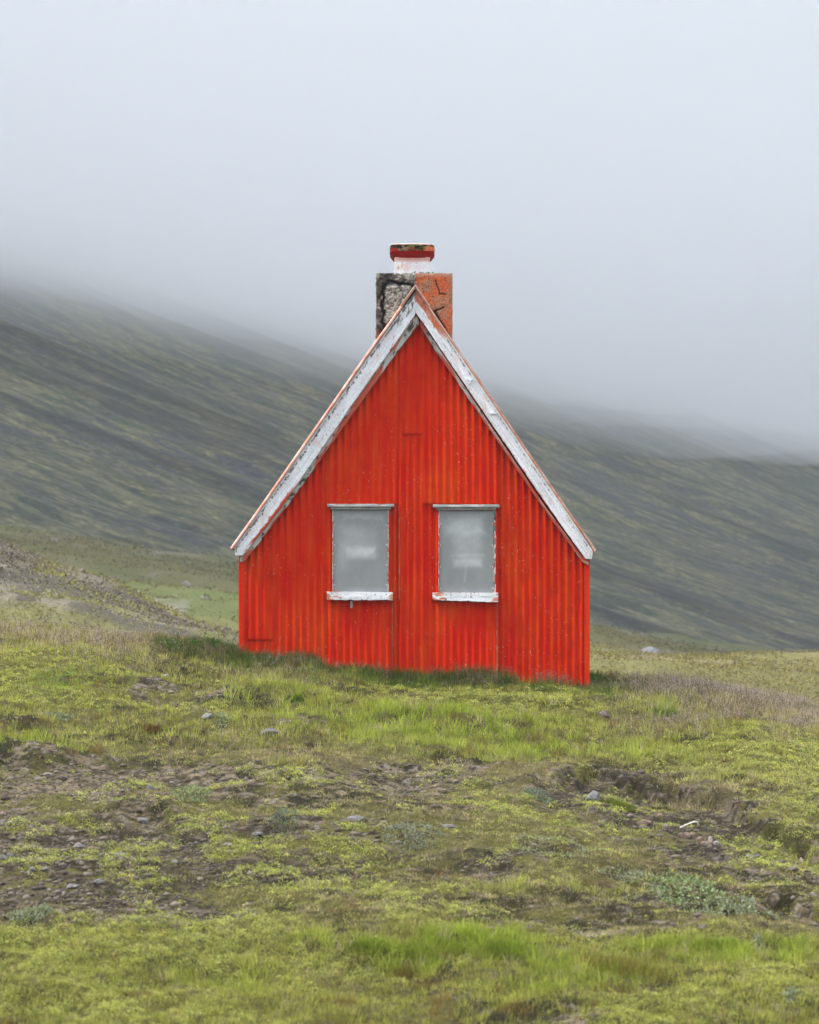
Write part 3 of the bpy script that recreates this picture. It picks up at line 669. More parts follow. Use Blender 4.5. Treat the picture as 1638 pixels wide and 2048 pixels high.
# chimney -------------------------------------------------------------
def ring_mesh(rows, n):
    return gridfaces(len(rows), n)
def rough_box(name, x0, x1, y0, y1, z0, z1, st, colfn, dispfn, mat, parent=None):
    V, F, Cl, n = [], [], [], 0
    def face(o, u, v, nrm):
        nonlocal n
        lu = np.linalg.norm(u); lv = np.linalg.norm(v); a = max(3, int(lu / st)); b = max(3, int(lv / st))
        s = np.linspace(0, 1, a)[:, None, None]; t = np.linspace(0, 1, b)[None, :, None]
        p = o + s * u + t * v
        d = dispfn(p, nrm)
        edge = (np.minimum(np.minimum(s, 1 - s)[..., 0] * lu, np.minimum(t, 1 - t)[..., 0] * lv)); tp = sstep(0, .02, edge)
        rnd = (1 - sstep(0, .02, edge)) * .006
        q = p + nrm * (d * tp)[..., None]
        cen = np.array([(x0 + x1) / 2, (y0 + y1) / 2, (z0 + z1) / 2])
        jag = (fbm(p[..., 0] / .06 + p[..., 1] / .06, p[..., 2] / .06, 401, 2) - .3) * (.02 if st < .009 else .004)
        q = q + (cen - q) / np.linalg.norm(cen - q, axis=-1, keepdims=True) * (jag * (1 - tp))[..., None]
        V.append(q.reshape(-1, 3)); F.append(gridfaces(a, b) + n); Cl.append(colfn(p, nrm).reshape(-1, 3)); n += a * b
    face(A([x0, y0, z0]), A([0, 0, z1 - z0]), A([x1 - x0, 0, 0]), A([0, -1., 0])); face(A([x0, y1, z0]), A([x1 - x0, 0, 0]), A([0, 0, z1 - z0]), A([0, 1., 0]))
    face(A([x0, y0, z0]), A([0, y1 - y0, 0]), A([0, 0, z1 - z0]), A([-1., 0, 0])); face(A([x1, y0, z0]), A([0, 0, z1 - z0]), A([0, y1 - y0, 0]), A([1., 0, 0]))
    face(A([x0, y0, z1]), A([0, y1 - y0, 0]), A([x1 - x0, 0, 0]), A([0, 0, 1.]))
    o = mesh(name, np.concatenate(V), F, mat, col=np.concatenate(Cl), smooth=True)
    return local(o) if parent is None else o
def m_masonry():
    m, t, b = mat_new('weathered_masonry'); a = tattr(t); n = tnoise(t, 70, 5, .7)
    c = mixrgb(t, 1.0, a, tramp(t, n, (.3, .6), (.7, 1.35)), 'MULTIPLY'); t.links.new(c, b.inputs['Base Color']); b.inputs['Roughness'].default_value = .95; b.inputs['Specular IOR Level'].default_value = .1
    tbump(t, b, n, .5, .01); return m
M_mas = m_masonry()
DC = 26.0
def Pc(px, py): return ((px - 819) / K * DC, (1345 - py) / K * DC)
def seg(px, py, pts):
    d = np.full(px.shape, 1e9)
    for (ax, ay), (bx, by) in zip(pts[:-1], pts[1:]):
        L2 = (bx - ax) ** 2 + (by - ay) ** 2; t = np.clip(((px - ax) * (bx - ax) + (py - ay) * (by - ay)) / L2, 0, 1)
        d = np.minimum(d, np.hypot(px - ax - t * (bx - ax), py - ay - t * (by - ay)))
    return d
def ch_masks(p, nrm):
    px = p[..., 0] * K / DC + 819; py = 1345 - p[..., 2] * K / DC
    a, b = (p[..., 0] + p[..., 1] * .7), p[..., 2]
    n = fbm(a / .03, b / .03, 410, 4, .6); w_ = (fbm(a / .08, b / .08, 411, 3) - .5)
    hx = np.abs(px + w_ * 16 - 798) - 34; hy = np.abs(py + w_ * 14 - 622) - 58
    sd = np.hypot(np.maximum(hx + 24, 0), np.maximum(hy + 24, 0)) + np.minimum(np.maximum(hx + 24, hy + 24), 0) - 24
    ring = np.exp(-((sd) / 4.2) ** 2) * (px < 832)
    cr = np.minimum(seg(px + w_ * 8, py + w_ * 8, [(872, 562), (880, 588), (894, 590)]) / 1.0, seg(px + w_ * 8, py + w_ * 8, [(856, 606), (864, 626), (886, 614)]) / 1.8)
    cr = np.minimum(cr, seg(px + w_ * 8, py + w_ * 6, [(868, 624), (884, 648), (897, 672), (906, 692)]) / 3.4)
    crack = np.exp(-cr ** 2) * (px > 832)
    left = (px < 832 + w_ * 4)
    return px, py, n, ring, crack, left
def ch_col(p, nrm):
    px, py, n, ring, crack, left = ch_masks(p, nrm)
    a, b = (p[..., 0] + p[..., 1] * .7), p[..., 2]
    n2 = fbm(a / .012, b / .012, 412, 3, .7); n3 = fbm(a / .15, b / .15, 413, 3)
    g = mixv(np.array([.11, .105, .095]), np.array([.36, .35, .31]), sstep(.38, .62, n * .5 + n2 * .5))
    g = mixv(g, np.array([.02, .018, .016]), np.clip(sstep(.50, .62, n3) * .8 + .7 * sstep(808, 826, px + (n - .5) * 20) * sstep(575, 600, py), 0, .9))
    g = mixv(g, np.array([.18, .07, .045]), sstep(650, 672, py) * .8)
    g = mixv(g, np.array([.012, .010, .010]), np.clip(ring * 1.3, 0, 1))
    r = mixv(np.array([.47, .105, .035]), np.array([.34, .15, .085]), sstep(.45, .6, n3 * .6 + n * .4 + .1 * sstep(870, 900, px)))
    r = mixv(r, np.array([.09, .05, .035]), sstep(.63, .68, n2)); r = mixv(r, np.array([.40, .27, .2]), (1 - sstep(548, 556, py)) * .7)
    r = mixv(r, np.array([.010, .009, .008]), np.clip(crack * 1.5, 0, 1))
    c = mixv(r, g, left.astype(float))
    return c
def ch_disp(p, nrm):
    px, py, n, ring, crack, left = ch_masks(p, nrm)
    a, b = (p[..., 0] + p[..., 1] * .7), p[..., 2]
    return np.where(left, (n - .5) * .05 - ring * .03, (n - .5) * .008 - crack * .02) * (1 if nrm[2] == 0 else .2)
cx0, cz1 = Pc(753, 546); cx1, _ = Pc(905, 546); zb = Pc(0, 760)[1]
chim = rough_box('chimney', cx0, cx1, 1.0, 1.62, zb - .3, cz1, .007, ch_col, ch_disp, M_mas)
def nk_col(p, nrm):
    a, b = (p[..., 0] + p[..., 1] * .7), p[..., 2]; n = fbm(a / .12, b / .1, 420, 4); n2 = fbm(a / .02, b / .03, 421, 3)
    c = mixv(np.array([.78, .78, .81]), np.array([.72, .60, .56]), sstep(.5, .7, n)); c = mixv(c, np.array([.60, .25, .17]), sstep(Pc(0, 522)[1], Pc(0, 516)[1], b) * .8)
    return mixv(c, np.array([.3, .26, .23]), sstep(.74, .80, n2))
x0, z0 = Pc(789, 549); x1, z1 = Pc(860, 514)
sub(rough_box('chimney_neck', x0, x1, 1.12, 1.12 + x1 - x0, z0, z1 + .02, .01, nk_col, lambda p, nr: (fbm(p[..., 0] / .05 + p[..., 1] / .05, p[..., 2] / .05, 422, 3) - .5) * .008, M_tim, parent=chim), chim).matrix_parent_inverse = Matrix.Identity(4)
# cap
prof = [(517, 33.5, 0), (514, 34, 0), (510, 37, 0), (505, 41, 0), (500.5, 44.5, 0), (499, 45, 1), (495, 45, 1), (491, 45, 1), (488, 44.5, 1), (485.6, 43.5, 2), (484, 40, 2), (482.4, 30, 2), (481.4, 15, 2), (481, 1, 2)]
prof2 = []
for (a, b_) in zip(prof[:-1], prof[1:]):
    for t_ in (0, .34, .67): prof2.append((a[0] + (b_[0] - a[0]) * t_, a[1] + (b_[1] - a[1]) * t_, a[2]))
prof2.append(prof[-1])
m_ = 240; th = np.linspace(0, 2 * math.pi, m_ + 1)
ca, sa = np.cos(th), np.sin(th); ex = 1 / (np.abs(ca) ** 7 + np.abs(sa) ** 7) ** (1 / 7)
ccx, _ = Pc(824.5, 0); ccy = 1.12 + (x1 - x0) / 2
VV, CL = [], []
for py, hw, kk in prof2:
    r_ = hw / K * DC; xx = ccx + r_ * ca * ex; yy = ccy + r_ * sa * ex; zz = np.full_like(xx, Pc(0, py)[1])
    nn = fbm(xx / .05 + yy / .05, zz / .02 + yy * 3, 430, 4, .6); nn2 = fbm(xx / .12 + yy / .1, zz / .04, 431, 3)
    j = (nn - .5) * .014 * (kk > 0); xx = xx + ca * j; yy = yy + sa * j; zz = zz + (nn2 - .5) * .012 * (kk > 0)
    pxx = xx * K / DC + 819
    if kk == 0: c = mixv(np.array([.30, .012, .010]), np.array([.05, .03, .02]), sstep(.5, .6, nn) * (1 - sstep(785, 800, pxx)))
    elif kk == 1:
        c = mixv(np.array([.014, .011, .010]), np.array([.20, .14, .09]), sstep(.50, .62, nn)); c = mixv(c, np.array([.26, .02, .015]), sstep(.55, .65, nn2) * .8)
        c = mixv(c, np.array([.07, .09, .015]), sstep(.52, .6, fbm(xx / .07, zz / .02, 433, 3)) * (pxx > 815)); c = mixv(c, np.array([.52, .14, .05]), sstep(846, 852, pxx + (nn - .5) * 20) * sstep(487, 494, np.full_like(pxx, py)))
    else: c = mixv(np.array([.66, .46, .40]), np.array([.25, .13, .10]), sstep(.6, .7, nn))
    VV.append(np.stack([xx, yy, zz], -1)); CL.append(c)
VV = np.stack(VV); CL = np.stack(CL)
cap = mesh('chimney_cap', VV.reshape(-1, 3), [gridfaces(len(prof2), m_ + 1)], M_mas, col=CL.reshape(-1, 3)); sub(cap, chim)

def blades(name, x, y, h, wd, lean, az, col, dz=-.004, curl=.5, mat=None):
    n = len(x); z = H(x, y) + dz
    yaw = rng.uniform(0, math.pi, n); ux, uy = np.cos(yaw), np.sin(yaw)
    lx, ly = np.cos(az) * lean * h, np.sin(az) * lean * h
    up = h * np.sqrt(np.clip(1 - lean ** 2, .05, 1))
    B = np.stack([x, y, z], -1); U = np.stack([ux, uy, ux * 0], -1) * wd[:, None]
    M1 = B + np.stack([lx * (.5 - .3 * curl), ly * (.5 - .3 * curl), up * .62], -1); T = B + np.stack([lx, ly, up], -1)
    V = np.empty((n, 5, 3)); V[:, 0] = B - U * .5; V[:, 1] = B + U * .5; V[:, 2] = M1 + U * .4; V[:, 3] = M1 - U * .4; V[:, 4] = T
    i = np.arange(n)[:, None] * 5
    c = np.repeat(col[:, None], 5, 1)
    return V.reshape(-1, 3), [i + np.array([[0, 1, 2, 3]]), i + np.array([[3, 2, 4]])], c.reshape(-1, 3)
def leaves(x, y, z, size, col, flat=.5, ratio=.55):
    """four-sided leaflets"""
    n = len(x); a = rng.uniform(0, 2 * math.pi, n); tl = rng.normal(0, flat, n); t2 = rng.normal(0, flat, n)
    u = np.stack([np.cos(a) * np.cos(tl), np.sin(a) * np.cos(tl), np.sin(tl)], -1)
    v0 = np.stack([-np.sin(a), np.cos(a), a * 0], -1); k = np.cross(u, v0); v = v0 * np.cos(t2)[:, None] + k * np.sin(t2)[:, None]
    P0 = np.stack([x, y, z], -1); s = size[:, None]
    V = np.stack([P0, P0 + u * s * .45 + v * s * ratio * .5, P0 + u * s, P0 + u * s * .45 - v * s * ratio * .5], 1)
    i = np.arange(n)[:, None] * 4
    return V.reshape(-1, 3), [i + np.array([[0, 1, 2, 3]])], np.repeat(col[:, None], 4, 1).reshape(-1, 3)
def scatter(n, d0=12.2, d1=31, pw=1.6, hw=.235):
    """points spread over the slope, closer together where it is near"""
    u = rng.random(n); a = 1 - pw
    d = ((d1 ** a - d0 ** a) * u + d0 ** a) ** (1 / a)
    x = rng.uniform(-1, 1, n) * d * hw
    y = d + CY; k = ~((x > XL + .02) & (x < XR - .02) & (y > .02) & (y < YB))
    return x[k], y[k]
def clump(x, y, s, seed): return fbm(x / s, y / s, seed, 3)

n = 700; x0, z0 = Pc(846, 546); mxx = x0 + rng.uniform(-.13, .13, n); myy = 1.04 + rng.random(n) * .09; mzz = cz1 - .008 + .04 * rng.random(n) * (noise(mxx / .03, mxx * 0, 811) ** 1.5)
V, F, cc_ = leaves(mxx, myy, mzz, .010 + .006 * rng.random(n), mixv(A([.10, .12, .02]), A([.05, .06, .012]), rng.random(n)), flat=.7)
_m = sub(mesh('moss_tuft', V, F, M_leaf, col=cc_), chim); _m.matrix_parent_inverse = Matrix.Identity(4)
def sel_(k, *a): return [q[k] for q in a]
sel = lambda *a: sel_(k, *a)
# 1 grass: short mat, then tufts
def grass_look(x, y, r1, r2, r3):
    px, py, qx, qy = zones(x, y)
    S = zone(qx, qy, Z_soil); Yl = zone(qx, qy, Z_yel); Lu = zone(qx, qy, Z_lush); Dk = zone(qx, qy, Z_dark); Dr = zone(qx, qy, Z_dry)
    mid = sstep(1470, 1560, py) * (1 - sstep(1830, 1885, py))
    n = len(x); g = clump(x, y, .5, 502); f = clump(x, y, .13, 501)
    c = mixv(A([.50, .48, .12]), A([.20, .25, .04]), r1 ** 1.1)
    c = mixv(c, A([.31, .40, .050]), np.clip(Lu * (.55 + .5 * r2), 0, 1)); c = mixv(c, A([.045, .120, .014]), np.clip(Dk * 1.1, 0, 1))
    c = mixv(c, A([.46, .39, .21]), np.clip((mid * .70 + Dr * .75) * (.35 + 1.1 * r2) * (1 - .8 * Lu) * (1 - Dk), 0, 1))
    c = mixv(c, A([.42, .40, .09]), np.clip(Yl * .6 * r3, 0, 1))
    dead = r3 < (.08 + .2 * Dr + .16 * mid) * (1 - .7 * Lu) * (1 - Dk); c[dead] = A([.40, .33, .20]) * (.5 + .8 * r1[dead, None])
    brn = (r2 < .06 + .12 * mid) & (Dk < .3) & (Lu < .4); c[brn] = A([.13, .085, .04])
    c = mixv(c, A([.19, .10, .045]), .7 * sstep(.66, .76, clump(x, y, .22, 509)))
    return px, py, S, Yl, Lu, Dk, Dr, mid, f, g, c
x, y = scatter(330000, pw=1.7); n = len(x); r = rng.random((4, n))
px, py, S, Yl, Lu, Dk, Dr, mid, f, g, c = grass_look(x, y, r[0], r[1], r[2])
dens = np.clip(1.0 - 1.25 * np.clip(S + (f - .5) * 1.2, 0, 1), .04, 1) * sstep(.34, .48, clump(x, y, .07, 503) + .05 * (1 - mid))
k = r[3] < dens; x, y, Lu, mid, g, c, Dk = sel_(k, x, y, Lu, mid, g, c, Dk); n = len(x)
h = (.018 + .020 * g) * (.6 + .8 * rng.random(n)) * (1 + 1.2 * Lu); az = rng.uniform(0, 6.283, n)
V, F, cc_ = blades('g', x, y, h, (.0028 + .0015 * rng.random(n)) * (y - CY) / 19, np.clip(rng.normal(.6, .2, n) + .25 * mid, .1, .97), az, c * (.7 + .5 * rng.random((n, 1))))
tag(mesh('turf', V, F, M_leaf, col=cc_), kind='stuff')
cx_, cy_ = scatter(52000, pw=1.6); n = len(cx_); r = rng.random((5, n))
px, py, S, Yl, Lu, Dk, Dr, mid, f, g, c = grass_look(cx_, cy_, r[0], r[1], r[2])
dens = np.clip(1.0 - 1.3 * np.clip(S * 1.05 + (f - .5) * 1.6, 0, 1) - .15 * mid * (g < .5) - .4 * Yl + .3 * Lu + .3 * Dk, .03, 1) * (.35 + .65 * sstep(.38, .55, f))
k = r[3] < dens; cx_, cy_, px, py, S, Yl, Lu, Dk, Dr, mid, f, g, c = sel_(k, cx_, cy_, px, py, S, Yl, Lu, Dk, Dr, mid, f, g, c); n = len(cx_)
H_ = (.034 + .03 * g + .05 * Lu + .055 * Dk + .045 * Dr * (py < 1480) - .016 * mid * (1 - Lu) + .012 * (py < 1480)) * rng.uniform(.55, 1.5, n); H_ = np.clip(H_, .016, .16)
nb = np.clip((11 + 12 * Lu + 8 * Dk + 5 * r[4][k]).astype(int), 8, 26)
id_ = np.repeat(np.arange(n), nb); m = len(id_)
a = rng.uniform(0, 6.283, m); q = np.sqrt(rng.random(m)); R_ = (.012 + .35 * H_)[id_] * q
x = cx_[id_] + np.cos(a) * R_; y = cy_[id_] + np.sin(a) * R_
ok = ~((x > XL) & (x < XR) & (y > .0) & (y < YB)); x, y, a, q, id_ = sel_(ok, x, y, a, q, id_); m = len(id_)
h = H_[id_] * (.6 + .6 * rng.random(m)); lean = np.clip(.12 + .5 * q + rng.normal(0, .15, m) + .38 * mid[id_] * (1 - Lu[id_]), .03, .97)
cb = c[id_] * (.62 + .30 * rng.random((n, 1)) / .5)[id_] * (.75 + .45 * rng.random((m, 1)))
V, F, cc_ = blades('g', x, y, h, (.0026 + .0014 * rng.random(m)) * (y - CY) / 19 * (1 + .3 * Lu[id_]), lean, a + rng.normal(0, .5, m), cb)
tag(mesh('grass', V, F, M_leaf, col=cc_), kind='stuff')

# 2 cushions of yellow-green bedstraw
def cushions(cx_, cy_, R_, Hh, nl, col, size, flat, ratio):
    n = len(cx_); id_ = np.repeat(np.arange(n), nl); m = len(id_)
    a = rng.uniform(0, 6.283, m); q = np.sqrt(rng.random(m)); x = cx_[id_] + np.cos(a) * q * R_[id_]; y = cy_[id_] + np.sin(a) * q * R_[id_] * .8
    top = Hh[id_] * np.sqrt(np.clip(1.02 - q ** 2, .02, 1)); z = H(x, y) + top * (1 - .55 * rng.random(m) ** 1.6)
    deep = np.clip(1 - (z - H(x, y)) / np.maximum(top, 1e-3), 0, 1)
    c = col[id_] * (.7 + .55 * rng.random((m, 1)))
    V, F, cc_ = leaves(x, y, z, size * (.65 + .7 * rng.random(m)) * (y - CY) / 18, c, flat=flat, ratio=ratio)
    return V, F, cc_
cx_, cy_ = scatter(60000, pw=1.7); n = len(cx_); r = rng.random((4, n)); px, py, qx, qy = zones(cx_, cy_)
Yl = zone(qx, qy, Z_yel); Sg_ = zone(qx, qy, Z_soil); mid = sstep(1490, 1580, py) * (1 - sstep(1830, 1890, py)); g = clump(cx_, cy_, .28, 512); f = clump(cx_, cy_, .10, 511)
dens = np.clip(Yl * 2.4 - .25 + (g - .5) * 1.5, 0, 1) * (.5 + .5 * sstep(.40, .52, f)) + .015 + .12 * mid * sstep(.52, .6, g)
k = r[0] < dens; cx_, cy_, Yl, g, px, py = sel_(k, cx_, cy_, Yl, g, px, py); n = len(cx_)
c = mixv(A([.58, .57, .16]), A([.36, .42, .10]), rng.random(n) ** .9); c = mixv(c, A([.36, .38, .15]), (rng.random(n) < .2) * 1.0)
gr = np.clip(np.exp(-((px - 1150) / 130) ** 2 - ((py - 1955) / 26) ** 2) + np.exp(-((px - 120) / 60) ** 2 - ((py - 1372) / 14) ** 2), 0, 1); c = mixv(c, A([.17, .30, .05]), gr)
R_ = rng.uniform(.018, .055, n); V, F, cc_ = cushions(cx_, cy_, R_, R_ * rng.uniform(.35, .9, n) + .008, 34, c * rng.uniform(.65, 1.15, (n, 1)), .0088, .6, .75)
tag(mesh('bedstraw', V, F, M_leaf, col=cc_), kind='stuff')

# 3 dark green and olive moss cushions
cx_, cy_ = scatter(26000, pw=1.7); px, py, qx, qy = zones(cx_, cy_); g = clump(cx_, cy_, .35, 521); f = clump(cx_, cy_, .1, 522)
k = rng.random(len(cx_)) < np.clip((g - .44) * 4, 0, 1) * (.4 + .6 * sstep(.42, .55, f)); cx_, cy_ = sel_(k, cx_, cy_); n = len(cx_)
c = mixv(A([.30, .31, .04]), A([.09, .115, .018]), rng.random(n)); c = mixv(c, A([.20, .15, .07]), (rng.random(n) < .25) * .8)
R_ = rng.uniform(.015, .05, n); V, F, cc_ = cushions(cx_, cy_, R_, R_ * .35 + .004, 20, c, .009, .7, .5)
tag(mesh('moss', V, F, M_leaf, col=cc_), kind='stuff')

# 4 dry seeding grass
def stalks(x, y, h, dark, thick=1.0):
    n = len(x); z = H(x, y); az = rng.uniform(0, 2 * math.pi, n); ln = rng.uniform(.05, .6, n)
    tip = np.stack([x + np.cos(az) * ln * h, y + np.sin(az) * ln * h, z + h * (1 - .25 * ln)], -1); base = np.stack([x, y, z], -1)
    midp = base * .5 + tip * .5; midp[:, 2] += h * .06
    wv = .0016 * thick * (y - CY) / 22
    V = []; F = []; Cc = []; cs = mixv(A([.16, .13, .06]), A([.09, .10, .04]), rng.random(n))
    U = np.stack([wv, wv * 0, wv * 0], -1)
    V1 = np.stack([base - U, base + U, midp + U * .8, midp - U * .8, tip], 1); i = np.arange(n)[:, None] * 5
    out = [(V1.reshape(-1, 3), i + A([[0, 1, 2, 3]]), np.repeat(cs[:, None], 5, 1).reshape(-1, 3)), (np.zeros((0, 3)), i + A([[3, 2, 4]]), np.zeros((0, 3)))]
    ns = 14; t = rng.random((n, ns)) ** .8; pos = midp[:, None] * (1 - t)[..., None] + tip[:, None] * t[..., None] * 1.0
    spread = (.012 + .016 * (1 - t)) * (h[:, None] / .22)
    pos = pos + rng.normal(0, 1, (n, ns, 3)) * spread[..., None] * A([1, 1, .5])
    keep = t > .15; pos = pos[keep]; idx = np.repeat(np.arange(n)[:, None], ns, 1)[keep]
    hc = mixv(A([.58, .49, .44]), A([.32, .25, .22]), rng.random(len(pos))); hc = mixv(hc, A([.10, .075, .06]), dark[idx])
    sz = (.011 + .007 * rng.random(len(pos))) * (y[idx] - CY) / 26 * thick
    lv = leaves(pos[:, 0], pos[:, 1], pos[:, 2], sz, hc, flat=1.0, ratio=.22)
    return out[0][0], out[0][1], out[1][1], out[0][2], lv
def add_stalks(name, x, y, h, dark, thick=1.0):
    v, q, tr, c, lv = stalks(x, y, h, dark, thick); n = len(v)
    return mesh(name, np.concatenate([v, lv[0]]), [q, tr, lv[1][0] + n], M_leaf, col=np.concatenate([c, lv[2]]))
x, y = scatter(60000, d0=19, d1=31, pw=1.2); px, py, qx, qy = zones(x, y)
Dr = zone(qx, qy, Z_dry) * (py < 1500); g = clump(x, y, .3, 531); right = sstep(1180, 1300, px)
dens = np.clip(Dr * 1.2 - .25 + (g - .5) * 1.2, 0, 1) * (.45 + .55 * right) * (py < 1480) + .012 * (py < 1500)
k = rng.random(len(x)) < dens; x, y, px, py, right = sel(x, y, px, py, right); n = len(x)
h = (.06 + .10 * rng.random(n)) * (1 + .45 * right * (py < 1430)); tall = rng.random(n) < .05; h[tall] *= 1.6
# against the wall foot
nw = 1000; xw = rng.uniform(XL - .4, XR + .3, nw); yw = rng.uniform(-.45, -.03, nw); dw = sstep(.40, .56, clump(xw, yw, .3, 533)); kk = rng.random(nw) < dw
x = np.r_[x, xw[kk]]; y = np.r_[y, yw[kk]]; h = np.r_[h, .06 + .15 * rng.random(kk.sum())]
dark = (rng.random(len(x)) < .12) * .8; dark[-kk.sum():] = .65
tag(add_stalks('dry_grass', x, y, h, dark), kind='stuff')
# sparse stalks all over the lower slope
x, y = scatter(1500, d0=12.5, d1=23, pw=1.4); tag(add_stalks('seed_stalks', x, y, .05 + .06 * rng.random(len(x)), np.full(len(x), .1), .6), kind='stuff')

# 5 taller dark grass along the wall foot
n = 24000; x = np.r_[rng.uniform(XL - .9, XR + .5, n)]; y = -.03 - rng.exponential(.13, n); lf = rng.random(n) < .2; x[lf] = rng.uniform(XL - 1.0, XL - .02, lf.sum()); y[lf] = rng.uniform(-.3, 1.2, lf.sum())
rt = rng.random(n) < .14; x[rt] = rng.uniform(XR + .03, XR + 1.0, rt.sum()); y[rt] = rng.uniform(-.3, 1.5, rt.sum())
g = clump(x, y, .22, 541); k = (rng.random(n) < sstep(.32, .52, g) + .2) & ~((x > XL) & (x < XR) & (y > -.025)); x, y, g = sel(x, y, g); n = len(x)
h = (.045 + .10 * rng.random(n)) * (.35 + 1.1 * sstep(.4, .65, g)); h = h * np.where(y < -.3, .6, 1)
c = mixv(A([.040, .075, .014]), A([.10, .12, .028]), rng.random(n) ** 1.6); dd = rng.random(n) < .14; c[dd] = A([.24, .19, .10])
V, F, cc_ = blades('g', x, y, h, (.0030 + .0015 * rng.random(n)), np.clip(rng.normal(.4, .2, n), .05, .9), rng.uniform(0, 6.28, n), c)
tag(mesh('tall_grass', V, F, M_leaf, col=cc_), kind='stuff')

# 6 pebbles and crumbs of soil
ico = bmesh.new(); bmesh.ops.create_icosphere(ico, subdivisions=1, radius=1); IV = A([v.co[:] for v in ico.verts]); IF = A([[v.index for v in f_.verts] for f_ in ico.faces]); ico.free()
x, y = scatter(110000, pw=1.9); px, py, qx, qy = zones(x, y); S = zone(qx, qy, Z_soil); g = clump(x, y, .3, 551)
lt = np.exp(-((px - 130) / 330) ** 2)
k = (rng.random(len(x)) < np.clip(S * 1.3 - .25 + (g - .5), 0, 1) * (.45 + .5 * lt)); x, y, px = sel(x, y, px); n = len(x)
sz = .005 + .009 * rng.random(n) ** 2 + .020 * (rng.random(n) < .07) * rng.random(n)
rotm = rng.normal(0, 1, (n, 3, 3)); q_, _ = np.linalg.qr(rotm); sc3 = rng.uniform(.6, 1.3, (n, 1, 3)) * A([1.25, 1.1, .7])
V = np.einsum('kj,nij->nki', IV * 1.0, q_) * sc3 * sz[:, None, None] * (1 + .12 * rng.normal(0, 1, (n, len(IV), 1)))
V += np.stack([x, y, H(x, y) + sz * .25], -1)[:, None]
F = (np.arange(n)[:, None, None] * len(IV) + IF[None]).reshape(-1, 3)
pk_ = np.exp(-((px - 250) / 330) ** 2)
c = mixv(A([.23, .195, .155]), A([.05, .038, .028]), rng.random(n) ** .55)
M_stone = m_timber('stone')
tag(mesh('pebbles', V.reshape(-1, 3), [F], M_stone, col=np.repeat(c[:, None], len(IV), 1).reshape(-1, 3)), kind='stuff')

# ------------------------------------------------------------------ rocks, one by one
bm = bmesh.new(); bmesh.ops.create_icosphere(bm, subdivisions=4, radius=1); RV = A([v.co[:] for v in bm.verts]); RF = A([[v.index for v in f_.verts] for f_ in bm.faces]); bm.free()
def rock(px, py, w_, h_, col, label, seed, round_=.12, d=None, cat='rock', name='rock', group=None):
    if d is None: x, y, z = G(px, py + h_ * .5)
    else:
        y = CY + d; x = (px - 819) / K * d; z = float(H(x, y))
    dd = y - CY; R = np.random.default_rng(seed)
    nv = R.normal(0, 1, (16, 3)); nv /= np.linalg.norm(nv, axis=1, keepdims=True); hh_ = R.uniform(.62, 1.0, 16)
    dt = np.clip(RV @ nv.T, 1e-3, None); rad = np.min(hh_[None] / dt, axis=1); rad = np.minimum(rad, 1.25)
    rad = rad * (1 - round_) + round_ * .85
    V = RV * rad[:, None]; V = V * (1 + .05 * (fbm(V[:, 0] * 3 + seed, V[:, 1] * 3 + V[:, 2] * 3, seed, 3) - .5)[:, None])
    V = V / np.abs(V).max(0); s = dd / K
    V = V * A([w_ * s, max(w_, h_) * .8 * s, h_ * 1.25 * s])
    n_ = fbm(V[:, 0] / (w_ * s) * 3, (V[:, 2] + V[:, 1]) / (w_ * s) * 3, seed + 5, 4)
    c = mixv(A(col) * .7, A(col) * 1.2, sstep(.35, .65, n_))
    m = mesh(name, V, [RF], M_stone, col=c, smooth=False)
    m.location = (x, y, z + h_ * s * .12); return tag(m, label, cat, group)
Gy = (.11, .105, .10); Gp = (.155, .147, .14); Pk = (.20, .14, .11); Br = (.12, .095, .08); Wt = (.30, .30, .31)
